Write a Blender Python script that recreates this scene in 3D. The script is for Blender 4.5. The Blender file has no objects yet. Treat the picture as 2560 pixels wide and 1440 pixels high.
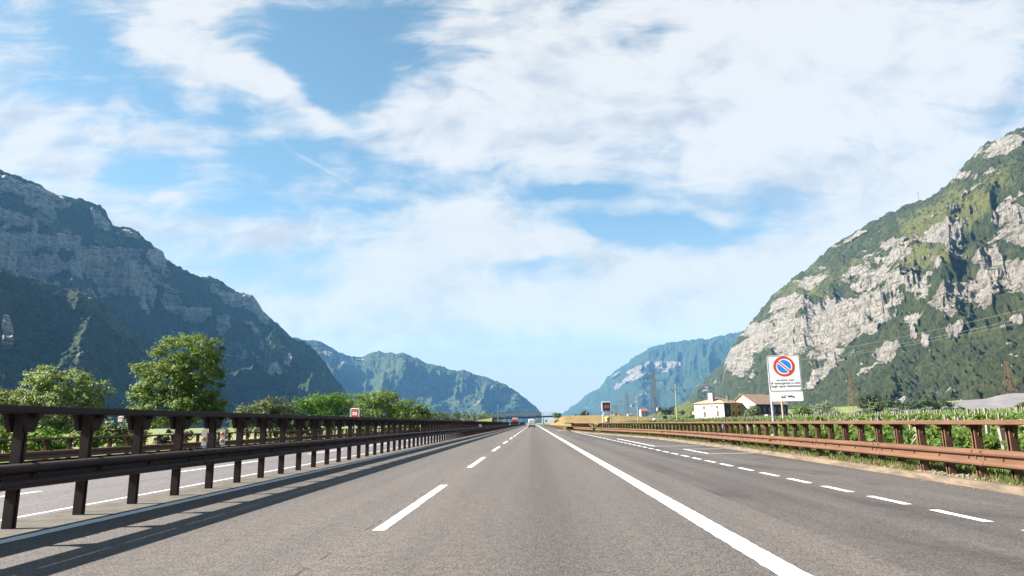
import bpy, bmesh, math, random
import numpy as np
from mathutils import Vector, Matrix
random.seed(7)
scn = bpy.context.scene
COL = scn.collection
R_ = math.radians

# ------------------------------------------------------------------ camera calibration (photo pixels 2560x1440)
FP = 1707.0
H = 1.22
ROLL = 0.012
YAW = 0.02812
PITCH = 0.19554
_cr, _sr = math.cos(ROLL), math.sin(ROLL)
_right = np.array([math.cos(YAW), math.sin(YAW), 0])
FWD = np.array([-math.sin(YAW)*math.cos(PITCH), math.cos(YAW)*math.cos(PITCH), math.sin(PITCH)])
_up = np.array([math.sin(YAW)*math.sin(PITCH), -math.cos(YAW)*math.sin(PITCH), math.cos(PITCH)])
CX = _cr*_right - _sr*_up
CY = _sr*_right + _cr*_up
def ray(px, py):
    return FWD + (px-1280)/FP*CX - (py-720)/FP*CY
def at(px, py, Y):
    """the point of the sight line through a photo pixel at distance Y down the road"""
    d = ray(px, py); t = Y/d[1]
    return Vector((d[0]*t, Y, H+d[2]*t))
def gnd(px, py, z=0.0):
    d = ray(px, py); t = (z-H)/d[2]
    return (d[0]*t, d[1]*t)
def project(P):
    d = P - np.array([0, 0, H]); w = d@FWD
    return 1280+FP*(d@CX)/w, 720-FP*(d@CY)/w
cam = bpy.data.cameras.new('camera'); cam.lens = 24.0; cam.sensor_width = 36.0
cam.clip_start = 0.05; cam.clip_end = 60000
co = bpy.data.objects.new('camera', cam); COL.objects.link(co)
co.matrix_world = Matrix(((CX[0], CY[0], -FWD[0], 0), (CX[1], CY[1], -FWD[1], 0), (CX[2], CY[2], -FWD[2], H), (0, 0, 0, 1)))
scn.camera = co

# ------------------------------------------------------------------ scene helpers
def tag(o, label=None, cat=None, group=None, kind=None):
    if label: o['label'] = label
    if cat: o['category'] = cat
    if group: o['group'] = group
    if kind: o['kind'] = kind
    return o
def thing(name, label, cat, loc=(0, 0, 0), rz=0.0, group=None, rot=None):
    o = bpy.data.objects.new(name, None); COL.objects.link(o)
    o.empty_display_size = 0.2
    o.location = loc; o.rotation_euler = rot if rot else (0, 0, rz)
    return tag(o, label, cat, group)
def copy_tree(o, parent=None):
    c = o.copy(); COL.objects.link(c); c.parent = parent
    for ch in list(o.children): copy_tree(ch, c)
    return c
class MB:
    """collects shapes, then links them as one mesh object"""
    def __init__(s): s.v = []; s.f = []; s.m = []; s.mi = 0
    def add(s, vs, fs):
        b = len(s.v); s.v += [tuple(v) for v in vs]
        for f in fs: s.f.append(tuple(b+i for i in f)); s.m.append(s.mi)
    def box(s, c, d, M=None):
        x, y, z = d[0]/2, d[1]/2, d[2]/2
        vs = [Vector((sx*x, sy*y, sz*z)) for sz in (-1, 1) for sy in (-1, 1) for sx in (-1, 1)]
        if M is not None: vs = [M@v for v in vs]
        vs = [v+Vector(c) for v in vs]
        s.add(vs, [(0, 2, 3, 1), (4, 5, 7, 6), (0, 1, 5, 4), (2, 6, 7, 3), (0, 4, 6, 2), (1, 3, 7, 5)])
    def tube(s, pts, r, n=6, cap=True):
        pts = [Vector(p) for p in pts]
        rs = r if isinstance(r, (list, tuple)) else [r]*len(pts)
        rings = []
        for i, p in enumerate(pts):
            t = (pts[min(i+1, len(pts)-1)]-pts[max(i-1, 0)])
            t.normalize()
            a = Vector((0, 0, 1)) if abs(t.z) < .9 else Vector((1, 0, 0))
            u = t.cross(a).normalized(); w = t.cross(u)
            rings.append([p+(u*math.cos(2*math.pi*k/n)+w*math.sin(2*math.pi*k/n))*rs[i] for k in range(n)])
        vs = [v for g in rings for v in g]; fs = []
        for i in range(len(pts)-1):
            for k in range(n):
                fs.append((i*n+k, i*n+(k+1) % n, (i+1)*n+(k+1) % n, (i+1)*n+k))
        if cap:
            fs.append(tuple(range(n))[::-1]); fs.append(tuple((len(pts)-1)*n+k for k in range(n)))
        s.add(vs, fs)
    def prism(s, poly, y0, y1, axis='y'):
        n = len(poly)
        if axis == 'y': a = [(p[0], y0, p[1]) for p in poly]; b = [(p[0], y1, p[1]) for p in poly]
        elif axis == 'x': a = [(y0, p[0], p[1]) for p in poly]; b = [(y1, p[0], p[1]) for p in poly]
        else: a = [(p[0], p[1], y0) for p in poly]; b = [(p[0], p[1], y1) for p in poly]
        s.add(a+b, [tuple(range(n))[::-1], tuple(range(n, 2*n))]+[(i, (i+1) % n, n+(i+1) % n, n+i) for i in range(n)])
    def lathe(s, prof, n=16, c=(0, 0, 0)):
        vs = [(c[0]+r*math.cos(2*math.pi*k/n), c[1]+r*math.sin(2*math.pi*k/n), c[2]+z) for r, z in prof for k in range(n)]
        fs = [(i*n+k, i*n+(k+1) % n, (i+1)*n+(k+1) % n, (i+1)*n+k) for i in range(len(prof)-1) for k in range(n)]
        fs += [tuple(range(n))[::-1], tuple((len(prof)-1)*n+k for k in range(n))]
        s.add(vs, fs)
    def sweep(s, prof, path, closed=True, cap=True):
        """prof: (lateral, z) loop; path: list of (x, y[, z]) points; lateral is to the right of travel"""
        n = len(prof); P = [Vector((p[0], p[1], p[2] if len(p) > 2 else 0)) for p in path]; vs = []
        for i, p in enumerate(P):
            t = P[min(i+1, len(P)-1)]-P[max(i-1, 0)]; t.z = 0; t.normalize()
            r = Vector((t.y, -t.x, 0))
            vs += [p+r*a+Vector((0, 0, z)) for a, z in prof]
        fs = []
        for i in range(len(P)-1):
            for k in range(n if closed else n-1):
                fs.append((i*n+k, (i+1)*n+k, (i+1)*n+(k+1) % n, i*n+(k+1) % n))
        if closed and cap: fs.append(tuple(range(n))); fs.append(tuple((len(P)-1)*n+k for k in range(n))[::-1])
        s.add(vs, fs)
    def mesh(s, name):
        me = bpy.data.meshes.new(name); me.from_pydata(s.v, [], s.f)
        if any(s.m): me.polygons.foreach_set('material_index', s.m)
        bm = bmesh.new(); bm.from_mesh(me); bmesh.ops.recalc_face_normals(bm, faces=bm.faces); bm.to_mesh(me); bm.free()
        return me
    def build(s, name, mat, parent=None, smooth=False, bevel=0, **kw):
        me = s.mesh(name)
        for m in (mat if isinstance(mat, (list, tuple)) else [mat]): me.materials.append(m)
        if smooth: me.polygons.foreach_set('use_smooth', [True]*len(me.polygons))
        o = bpy.data.objects.new(name, me); COL.objects.link(o)
        if parent: o.parent = parent
        if bevel:
            b = o.modifiers.new('bevel', 'BEVEL'); b.width = bevel; b.segments = 2; b.limit_method = 'ANGLE'
        return tag(o, **kw) if kw else o
def obj_copy(o, parent=None, loc=None, rot=None):
    c = o.copy(); COL.objects.link(c); c.parent = parent
    if loc is not None: c.location = loc
    if rot is not None: c.rotation_euler = rot
    return c
def np_mesh(name, V, F, mat, parent=None, smooth=False, attrs=None, **kw):
    me = bpy.data.meshes.new(name); V = np.asarray(V, np.float32); F = np.asarray(F, np.int32)
    me.vertices.add(len(V)); me.vertices.foreach_set('co', V.ravel())
    k = F.shape[1]
    me.loops.add(F.size); me.loops.foreach_set('vertex_index', F.ravel())
    me.polygons.add(len(F)); me.polygons.foreach_set('loop_start', np.arange(0, F.size, k, dtype=np.int32))
    if smooth: me.polygons.foreach_set('use_smooth', np.ones(len(F), bool))
    for an, av in (attrs or {}).items():
        a = me.attributes.new(an, 'FLOAT', 'POINT'); a.data.foreach_set('value', np.asarray(av, np.float32).ravel())
    me.materials.append(mat); me.update(calc_edges=True); me.validate()
    o = bpy.data.objects.new(name, me); COL.objects.link(o)
    if parent: o.parent = parent
    return tag(o, **kw) if kw else o
def text(name, body, size, loc, mat, parent, rot=(math.pi/2, 0, 0), bold=0.0, sx=1.0, space=1.0):
    c = bpy.data.curves.new(name, 'FONT'); c.body = body; c.size = size; c.align_x = 'CENTER'; c.align_y = 'CENTER'
    c.offset = bold; c.space_character = space; c.extrude = 0.001
    t = bpy.data.objects.new(name, c); COL.objects.link(t)
    dg = bpy.context.evaluated_depsgraph_get()
    me = bpy.data.meshes.new_from_object(t.evaluated_get(dg))
    bpy.data.objects.remove(t); bpy.data.curves.remove(c)
    me.materials.clear(); me.materials.append(mat)
    o = bpy.data.objects.new(name, me); COL.objects.link(o); o.parent = parent; o.location = loc; o.rotation_euler = rot; o.scale = (sx, 1, 1)
    return o

# ------------------------------------------------------------------ noise
_rs = np.random.RandomState(11)
_T = _rs.rand(65536).astype(np.float64)
def vn(x, y, z=0.0, seed=0):
    x = np.asarray(x, float); y = np.asarray(y, float); z = np.asarray(z, float)+0*x
    xi, yi, zi = np.floor(x).astype(np.int64), np.floor(y).astype(np.int64), np.floor(z).astype(np.int64)
    fx, fy, fz = x-xi, y-yi, z-zi
    fx = fx*fx*fx*(fx*(fx*6-15)+10); fy = fy*fy*fy*(fy*(fy*6-15)+10); fz = fz*fz*fz*(fz*(fz*6-15)+10)
    def h(a, b, c):
        n = (a*73856093) ^ (b*19349663) ^ (c*83492791) ^ (seed*2654435)
        n = (n ^ (n >> 13))*1274126177
        return _T[(n ^ (n >> 16)) & 65535]
    def lerp(a, b, t): return a+(b-a)*t
    c = [lerp(lerp(h(xi, yi, zi+k), h(xi+1, yi, zi+k), fx), lerp(h(xi, yi+1, zi+k), h(xi+1, yi+1, zi+k), fx), fy) for k in (0, 1)]
    return lerp(c[0], c[1], fz)
def fbm(x, y, o=5, seed=0, g=.5, z=0.0):
    s = 0; a = 1; t = 0
    for i in range(o): s = s+a*vn(x*2**i+i*17.3, y*2**i+i*9.1, z*2**i, seed+i); t += a; a *= g
    return s/t
def ridged(x, y, o=5, seed=0, g=.5):
    s = 0; a = 1; t = 0
    for i in range(o): s = s+a*(1-np.abs(2*vn(x*2**i+i*5.7, y*2**i+i*3.3, 0, seed+i)-1)); t += a; a *= g
    return s/t
def sstep(a, b, x):
    t = np.clip((x-a)/(b-a), 0, 1); return t*t*(3-2*t)

# ------------------------------------------------------------------ node helper
class NT:
    def __init__(s, nt): s.nt = nt
    def n(s, t, **kw):
        nd = s.nt.nodes.new(t)
        for k, v in kw.items():
            if k == 'ins':
                for kk, vv in v.items():
                    if hasattr(vv, 'is_linked') or hasattr(vv, 'links'): s.nt.links.new(vv, nd.inputs[kk])
                    else: nd.inputs[kk].default_value = vv
            else: setattr(nd, k, v)
        return nd
    def math(s, op, a, b=0.0, c=0.0, clamp=False):
        return s.n('ShaderNodeMath', operation=op, use_clamp=clamp, ins={0: a, 1: b, 2: c}).outputs[0]
    def vm(s, op, a, b=(0, 0, 0)):
        nd = s.n('ShaderNodeVectorMath', operation=op, ins={0: a, 1: b})
        return nd.outputs['Value'] if op in ('DOT_PRODUCT', 'LENGTH') else nd.outputs[0]
    def noise(s, vec, scale, detail=4, rough=.5, dist=0.0, out=0):
        return s.n('ShaderNodeTexNoise', ins={'Vector': vec, 'Scale': scale, 'Detail': detail, 'Roughness': rough, 'Distortion': dist}).outputs[out]
    def ramp(s, f, lo, hi, a=0.0, b=1.0):
        return s.n('ShaderNodeMapRange', interpolation_type='SMOOTHSTEP', ins={0: f, 1: lo, 2: hi, 3: a, 4: b}).outputs[0]
    def mix(s, f, a, b, t='RGBA', blend='MIX'):
        nd = s.n('ShaderNodeMix', data_type=t, blend_type=blend) if t == 'RGBA' else s.n('ShaderNodeMix', data_type=t)
        ia = {'RGBA': (0, 6, 7, 2), 'FLOAT': (0, 2, 3, 0), 'VECTOR': (0, 4, 5, 1)}[t]
        for i, v in zip(ia, (f, a, b)):
            if hasattr(v, 'links'): s.nt.links.new(v, nd.inputs[i])
            else:
                if t == 'RGBA' and i != ia[0] and len(v) == 3: v = (*v, 1)
                nd.inputs[i].default_value = v
        return nd.outputs[ia[3]]
    def mapping(s, vec, loc=(0, 0, 0), rot=(0, 0, 0), scale=(1, 1, 1), t='POINT'):
        return s.n('ShaderNodeMapping', vector_type=t, ins={'Vector': vec, 'Location': loc, 'Rotation': rot, 'Scale': scale}).outputs[0]
def new_mat(name):
    m = bpy.data.materials.new(name); m.use_nodes = True
    nt = m.node_tree; nt.nodes.clear(); t = NT(nt)
    out = t.n('ShaderNodeOutputMaterial'); b = t.n('ShaderNodeBsdfPrincipled'); nt.links.new(b.outputs[0], out.inputs[0])
    t.b = b; t.out = out
    t.pos = t.n('ShaderNodeNewGeometry').outputs['Position']
    t.obj = t.n('ShaderNodeTexCoord').outputs['Object']
    b.inputs['Specular IOR Level'].default_value = .3
    return m, t
def setc(t, c): t.nt.links.new(c, t.b.inputs['Base Color'])
def bump(t, h, strength, dist):
    nd = t.n('ShaderNodeBump', ins={'Strength': strength, 'Distance': dist, 'Height': h}); t.nt.links.new(nd.outputs[0], t.b.inputs['Normal'])
def simple(name, c1, c2=None,  scale=3.0, rough=.6, metal=0.0, detail=5, stretch=(1, 1, 1), bmp=0, lo=.35, hi=.65, coord='obj', spec=.3):
    m, t = new_mat(name); c1 = dim(c1); c2 = dim(c2) if c2 else None
    v = t.mapping(t.obj if coord == 'obj' else t.pos, scale=stretch)
    f = t.ramp(t.noise(v, scale, detail, .6), lo, hi)
    setc(t, t.mix(f, c1, c2 or tuple(x*.8 for x in c1)))
    t.b.inputs['Roughness'].default_value = rough; t.b.inputs['Metallic'].default_value = metal
    t.b.inputs['Specular IOR Level'].default_value = spec
    if bmp: bump(t, f, .5, bmp)
    return m

# ------------------------------------------------------------------ materials
M = {}
K = .78
def dim(c): return tuple(x*K for x in c)
def asphalt(name, c1, c2, wear, oil=False):
    m, t = new_mat(name); c1, c2 = dim(c1), dim(c2)
    p = t.pos
    grain = t.noise(p, 34, 5, .8)
    grain2 = t.n('ShaderNodeTexVoronoi', ins={'Vector': p, 'Scale': 70.0}).outputs['Distance']
    big = t.noise(t.mapping(p, scale=(.55, .045, 1)), 1.0, 5, .55)
    blot = t.noise(t.mapping(p, scale=(.5, .22, 1)), 1.1, 5, .6, .6)
    stripe = t.noise(t.mapping(p, scale=(1.3, .006, 1)), 1.0, 3, .5)
    f = t.math('ADD', t.math('MULTIPLY', big, .5), t.math('MULTIPLY', stripe, .5))
    c = t.mix(t.ramp(f, .34, .64), c1, c2)
    c = t.mix(t.math('MULTIPLY', t.ramp(blot, .5, .72), wear), c, tuple(x*.55 for x in c1))
    red = t.noise(t.mapping(p, scale=(.9, .05, 1)), 1.3, 3, .5)
    c = t.mix(t.math('MULTIPLY', t.ramp(red, .55, .75), .35), c, (c2[0]*1.12, c2[1]*.95, c2[2]*.84))
    if oil:
        sp_ = t.n('ShaderNodeSeparateXYZ', ins={0: p})
        wob = t.math('MULTIPLY', t.math('SUBTRACT', t.noise(t.mapping(p, scale=(.2, .03, 1)), 1, 2), .5), .5)
        for xc, wd, st in ((.12, .42, .34), (-3.9, .5, .16), (-1.0, .3, .12), (1.15, .3, .10)):
            e = t.math('DIVIDE', t.math('SUBTRACT', t.math('ADD', sp_.outputs[0], wob), xc), wd)
            e = t.math('POWER', 2.718, t.math('MULTIPLY', t.math('MULTIPLY', e, e), -1.0))
            c = t.mix(t.math('MULTIPLY', t.math('MULTIPLY', e, st), t.ramp(big, .3, .6, .5, 1.0)), c, tuple(x*.45 for x in c1))
    g = t.math('ADD', t.math('MULTIPLY', grain, 1.9), t.math('MULTIPLY', grain2, .8))
    mott = t.noise(p, 7.0, 5, .7)
    if oil:
        e = t.math('ABSOLUTE', t.math('ADD', t.math('ADD', sp_.outputs[0], t.math('MULTIPLY', t.math('SUBTRACT', t.noise(t.mapping(p, scale=(1, .8, 1)), 1.0, 4), .5), .10)), 2.0))
        e = t.math('MULTIPLY', t.ramp(e, .008, .022, 1.0, 0.0), t.ramp(t.noise(t.mapping(p, scale=(1, 1.3, 1)), 1.7, 4), .50, .60))
        c = t.mix(t.math('MULTIPLY', e, .8), c, tuple(x*.25 for x in c1))
    g = t.math('ADD', g, t.math('MULTIPLY', t.math('SUBTRACT', mott, .5), .55))
    k = t.ramp(g, .93, 1.68, .30, 1.80)
    vm = t.n('ShaderNodeVectorMath', operation='SCALE'); t.nt.links.new(c, vm.inputs[0]); t.nt.links.new(k, vm.inputs['Scale'])
    c = vm.outputs[0]
    sp = t.n('ShaderNodeTexVoronoi', ins={'Vector': p, 'Scale': 9.0}).outputs['Distance']
    c = t.mix(t.ramp(sp, .02, .035, .5, 0), c, (.45, .43, .40))
    setc(t, c); t.b.inputs['Roughness'].default_value = .82; t.b.inputs['Specular IOR Level'].default_value = .25
    bump(t, g, .5, .006)
    return m
M['asphalt'] = asphalt('worn_asphalt', (.068, .0610, .0565), (.094, .0830, .0755), .12, True)
M['layby'] = asphalt('dark_layby_asphalt', (.049, .0440, .0425), (.083, .0750, .0705), .75)
M['asphalt_opp'] = asphalt('opposite_asphalt', (.086, .080, .082), (.110, .103, .105), .05)
def paint():
    m, t = new_mat('road_paint')
    n = t.noise(t.pos, 9, 6, .7); n2 = t.noise(t.mapping(t.pos, scale=(14, .5, 1)), 1, 4, .6)
    f = t.math('MULTIPLY', t.ramp(n, .62, .78), t.ramp(n2, .45, .65))
    f2 = t.ramp(t.noise(t.pos, 38, 5, .75), .55, .72)
    setc(t, t.mix(t.math('MAXIMUM', t.math('MULTIPLY', f, .75), t.math('MULTIPLY', f2, .45)), (.56, .56, .55), (.20, .19, .18)))
    t.b.inputs['Roughness'].default_value = .7
    return m
M['paint'] = paint()
def rust(name, c1, c2, c3):
    m, t = new_mat(name); c1, c2, c3 = dim(c1), dim(c2), dim(c3)
    n = t.noise(t.mapping(t.pos, scale=(1, .35, 2)), 2.2, 6, .65)
    n2 = t.noise(t.pos, 22, 5, .7)
    c = t.mix(t.ramp(n, .36, .66), c1, c2)
    c = t.mix(t.math('MULTIPLY', t.ramp(n2, .5, .75), .55), c, c3)
    setc(t, c); t.b.inputs['Roughness'].default_value = .72; t.b.inputs['Specular IOR Level'].default_value = .3
    bump(t, n2, .25, .004)
    return m
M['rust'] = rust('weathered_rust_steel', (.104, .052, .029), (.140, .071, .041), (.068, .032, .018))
M['rust_shaded'] = rust('shaded_rust_steel', (.034, .018, .017), (.046, .025, .023), (.022, .012, .011))  # same rust steel, with the shade on the median rail put into its colour
M['galv'] = simple('galvanised_steel', (.42, .44, .47), (.30, .32, .35), 6, .45, .6)
M['white_metal'] = simple('white_painted_metal', (.78, .79, .80), (.70, .71, .73), 5, .4)
M['white_board'] = simple('white_sign_board', (.80, .80, .82), (.76, .76, .78), 3, .42)
M['frame_grey'] = simple('sign_edge_grey', (.12, .12, .13), None, 4, .5)
M['cable'] = simple('power_cable', (.20, .20, .19), None, 3, .6)
M['red'] = simple('sign_red', (.62, .045, .020), (.58, .040, .018), 4, .45)
M['sosred2'] = simple('bright_sos_red', (.40, .010, .010), (.36, .008, .008), 4, .4)
M['sosred'] = simple('sos_red', (.44, .010, .014), (.38, .008, .012), 4, .4)
M['blue'] = simple('sign_blue', (.012, .24, .72), (.012, .22, .68), 4, .45)
M['ink'] = simple('sign_ink', (.075, .075, .085), None, 4, .6)
M['amber'] = simple('amber_reflector', (.60, .20, .03), (.52, .16, .02), 8, .35)
M['yellow'] = simple('yellow_cover', (.62, .38, .02), (.55, .32, .015), 5, .4)
M['concrete'] = simple('pale_concrete', (.19, .143, .098), (.10, .080, .058), 2.6, .85, stretch=(1, .5, 3), coord='pos', bmp=.01)
M['median'] = simple('median_concrete', (.115, .102, .084), (.07, .062, .052), 3.0, .9, coord='pos', bmp=.012)
M['stone_post'] = simple('vine_post_concrete', (.27, .235, .20), (.20, .175, .15), 5, .85)
M['wood'] = simple('pale_wood_pole', (.36, .31, .24), (.26, .22, .17), 3, .85, stretch=(4, 4, .6))
M['black'] = simple('black_rubber', (.018, .018, .019), None, 6, .7)
M['glass'] = simple('dark_glass', (.015, .02, .024), None, 2, .08, spec=.6)
M['red_paint'] = simple('red_truck_paint', (.42, .035, .025), (.38, .03, .02), 3, .3)
M['white_paint'] = simple('white_vehicle_paint', (.98, .98, .99), (.95, .95, .96), 2, .3, spec=.5)
M['teal'] = simple('green_road_sign', (.01, .20, .17), None, 3, .45)
M['plaster'] = simple('old_white_plaster', (.44, .41, .385), (.33, .30, .275), .5, .9, stretch=(1, 1, .4), coord='pos')
M['ochre'] = simple('yellow_plaster', (.52, .31, .06), (.46, .27, .055), .4, .9, coord='pos')
M['shutter'] = simple('weathered_shutter', (.10, .06, .035), None, 3, .8)
M['dark_void'] = simple('opening_shade', (.022, .022, .026), (.035, .033, .035), 1, .9)  # flat dark colour standing for the shade inside open bays
def rooftile():
    m, t = new_mat('clay_roof_tiles')
    w = t.n('ShaderNodeTexWave', wave_type='BANDS', bands_direction='X', ins={'Vector': t.obj, 'Scale': 1.4, 'Distortion': 1.5, 'Detail': 2.0}).outputs['Fac']
    n = t.noise(t.obj, .6, 5, .6)
    c = t.mix(t.ramp(n, .35, .65), (.26, .165, .115), (.34, .235, .17)); c = t.mix(t.math('MULTIPLY', w, .35), c, (.16, .10, .07))
    setc(t, c); t.b.inputs['Roughness'].default_value = .9; bump(t, w, .6, .06)
    return m
M['roof'] = rooftile()
M['roof_red'] = simple('red_roof_tiles', (.33, .12, .075), (.27, .10, .065), 2, .9)
def leafmat(name, dark, light, scale=1.2, trans=.35, scale2=6.0):
    m, t = new_mat(name); dark, light = dim(dark), dim(light)
    n = t.noise(t.pos, scale, 4, .6); n2 = t.noise(t.pos, scale2, 3, .7)
    f = t.ramp(t.math('ADD', t.math('MULTIPLY', n, .5), t.math('MULTIPLY', n2, .5)), .36, .64)
    c = t.mix(f, dark, light)
    setc(t, c); t.b.inputs['Roughness'].default_value = .62; t.b.inputs['Specular IOR Level'].default_value = .22
    tr = t.n('ShaderNodeBsdfTranslucent'); t.nt.links.new(t.mix(.5, c, (light[0]*1.5, light[1]*1.3, light[2]*.7)), tr.inputs[0])
    mx = t.n('ShaderNodeMixShader', ins={0: trans}); t.nt.links.new(t.b.outputs[0], mx.inputs[1]); t.nt.links.new(tr.outputs[0], mx.inputs[2])
    t.nt.links.new(mx.outputs[0], t.out.inputs[0])
    return m
M['leaf_poplar'] = leafmat('fresh_green_leaves', (.040, .085, .010), (.185, .275, .045), .8)
M['leaf_pale'] = leafmat('pale_green_leaves', (.10, .160, .042), (.27, .345, .125), .7)
M['leaf_vivid'] = leafmat('vivid_green_leaves', (.030, .095, .010), (.115, .245, .026), .9)
M['leaf_olive'] = leafmat('olive_green_leaves', (.065, .100, .030), (.165, .205, .080), .7)
M['leaf_silver'] = leafmat('silver_green_leaves', (.12, .155, .10), (.20, .24, .165), .8)
M['leaf_dark'] = leafmat('dark_green_leaves', (.018, .036, .014), (.045, .075, .022), .6, .2)
M['leaf_vine'] = leafmat('vine_leaves', (.030, .066, .011), (.125, .200, .036), 1.6, .35, 7.0)
M['leaf_far'] = leafmat('woodland_leaves', (.06, .085, .032), (.135, .165, .068), .15, .2, 1.2)
M['bark'] = simple('grey_bark', (.16, .135, .11), (.09, .075, .06), 8, .95, stretch=(3, 3, .6))
M['grass'] = leafmat('verge_grass', (.060, .105, .022), (.150, .190, .055), 1.5, .3, 8)
M['dry_grass'] = leafmat('dry_grass', (.14, .105, .045), (.26, .20, .095), 1.5, .25, 8)
M['pebble'] = simple('verge_pebbles', (.30, .26, .21), (.18, .16, .13), 3, .9, coord='pos')
M['golden'] = simple('dry_golden_grass', (.215, .145, .050), (.145, .110, .036), .09, .95, coord='pos', detail=8)
M['green_bank'] = simple('bank_grass', (.145, .150, .032), (.095, .118, .026), .1, .95, coord='pos', detail=8)
M['dirt'] = simple('stony_verge', (.16, .125, .085), (.075, .085, .035), 1.2, .95, coord='pos', detail=8, bmp=.03)
M['gravel'] = simple('grey_gravel', (.17, .162, .165), (.13, .125, .127), .12, .95, coord='pos', detail=9, bmp=.4)
def groundmat():
    m, t = new_mat('valley_fields')
    p = t.pos
    n = t.noise(p, .012, 6, .6); n2 = t.noise(p, .25, 6, .65); n3 = t.noise(t.mapping(p, scale=(.004, .02, 1)), 1, 3, .5)
    c = t.mix(t.ramp(n, .4, .6), (.085, .120, .030), (.130, .150, .045))
    c = t.mix(t.ramp(n3, .52, .6), c, (.185, .170, .060))
    c = t.mix(t.math('MULTIPLY', t.ramp(n2, .42, .68), .5), c, (.05, .075, .02))
    setc(t, c); t.b.inputs['Roughness'].default_value = .95; bump(t, n2, .6, .25)
    return m
M['ground'] = groundmat()
def mountmat(name, fa, fb, meadow_sun, ra, rb, sc=1.0):
    m, t = new_mat(name); fa, fb, meadow_sun, ra, rb = dim(fa), dim(fb), dim(meadow_sun), dim(ra), dim(rb)
    p = t.pos
    rk = t.n('ShaderNodeAttribute', attribute_name='rock').outputs['Fac']
    md = t.n('ShaderNodeAttribute', attribute_name='meadow_sun').outputs['Fac']  # meadow green, and painted sunlit patches on the left slopes
    n = t.noise(p, .03*sc, 6, .65); nf = t.noise(p, .11*sc, 5, .7); nb = t.noise(p, .005*sc, 4, .5)
    f = t.mix(t.ramp(n, .38, .64), fa, fb)
    f = t.mix(t.ramp(t.math('ADD', md, t.math('MULTIPLY', t.math('SUBTRACT', n, .5), 1.6)), .3, .8), f, meadow_sun)
    f = t.mix(t.math('MULTIPLY', t.ramp(nf, .47, .62), .75), f, tuple(x*.45 for x in fa))
    st = t.noise(t.mapping(p, scale=(.055*sc, .055*sc, .012*sc)), 1, 6, .65)
    ly = t.noise(t.mapping(p, scale=(.006*sc, .006*sc, .07*sc)), 1, 4, .6)
    r = t.mix(t.ramp(t.math('ADD', t.math('MULTIPLY', st, .6), t.math('MULTIPLY', ly, .4)), .36, .6), rb, ra)
    r = t.mix(t.math('MULTIPLY', t.ramp(nf, .53, .63), .85), r, (fb[0]*1.1, fb[1]*.95, fb[2]*.9))
    lg = t.noise(t.mapping(p, scale=(.022*sc, .022*sc, .13*sc)), 1, 5, .65)
    r = t.mix(t.math('MULTIPLY', t.ramp(lg, .54, .62), .9), r, (fb[0]*1.15, fb[1]*1.05, fb[2]))
    crk = t.n('ShaderNodeTexVoronoi', feature='DISTANCE_TO_EDGE', ins={'Vector': t.mapping(t.vm('ADD', p, t.n('ShaderNodeVectorMath', operation='SCALE', ins={0: t.noise(p, .05*sc, 3, .6, out=1), 'Scale': 14.0/sc}).outputs[0]), scale=(.05*sc, .05*sc, .02*sc)), 'Scale': 1.0}).outputs['Distance']
    r = t.mix(t.ramp(crk, .0, .07, .6, 0), r, tuple(x*.4 for x in rb))
    k = t.math('ADD', rk, t.math('MULTIPLY', t.math('SUBTRACT', nf, .5), .9))
    k = t.ramp(k, .42, .6)
    setc(t, t.mix(k, f, r)); t.b.inputs['Roughness'].default_value = .95; t.b.inputs['Specular IOR Level'].default_value = .1
    fn = t.noise(p, .35*sc, 4, .75)
    bump(t, t.math('ADD', t.math('MULTIPLY', nf, .8), t.math('ADD', t.math('MULTIPLY', fn, .5), t.math('MULTIPLY', st, t.math('MULTIPLY', k, 1.2)))), 1.0, 11.0/sc)
    return m

# ------------------------------------------------------------------ world: sun, Nishita sky, clouds
SUN_EL, SUN_AZ = 34.0, 2.5        # sun to the left, slightly behind the camera
sd = Vector((-math.cos(R_(SUN_EL))*math.cos(R_(SUN_AZ)), -math.cos(R_(SUN_EL))*math.sin(R_(SUN_AZ)), math.sin(R_(SUN_EL))))
sl = bpy.data.lights.new('sun', 'SUN'); sl.energy = 5.0; sl.angle = R_(.5); sl.color = (1.0, .93, .84)
so = bpy.data.objects.new('sun', sl); COL.objects.link(so); so.rotation_euler = sd.to_track_quat('Z', 'Y').to_euler(); so.location = (-50, -10, 60)
SKY = .05
w = bpy.data.worlds.new('World'); scn.world = w; w.use_nodes = True
nt = w.node_tree; nt.nodes.clear(); t = NT(nt)
wo = t.n('ShaderNodeOutputWorld'); bg = t.n('ShaderNodeBackground', ins={'Strength': SKY}); nt.links.new(bg.outputs[0], wo.inputs[0])
sky = t.n('ShaderNodeTexSky', sky_type='NISHITA'); sky.sun_disc = False; sky.sun_elevation = R_(SUN_EL)
sky.sun_rotation = math.atan2(sd.x, sd.y); sky.altitude = 200; sky.air_density = 1.0; sky.dust_density = .6; sky.ozone_density = 2.5
d = t.n('ShaderNodeTexCoord').outputs['Generated']
sx = t.n('ShaderNodeSeparateXYZ', ins={0: d})
yy = t.math('MAXIMUM', t.math('ABSOLUTE', sx.outputs[1]), .12)
u = t.math('DIVIDE', sx.outputs[0], yy); v = t.math('DIVIDE', sx.outputs[2], yy)
uv = t.n('ShaderNodeCombineXYZ', ins={0: u, 1: v, 2: 0.0}).outputs[0]
def uvpix(px, py):
    q = ray(px, py); return q[0]/q[1], q[2]/q[1]
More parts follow.
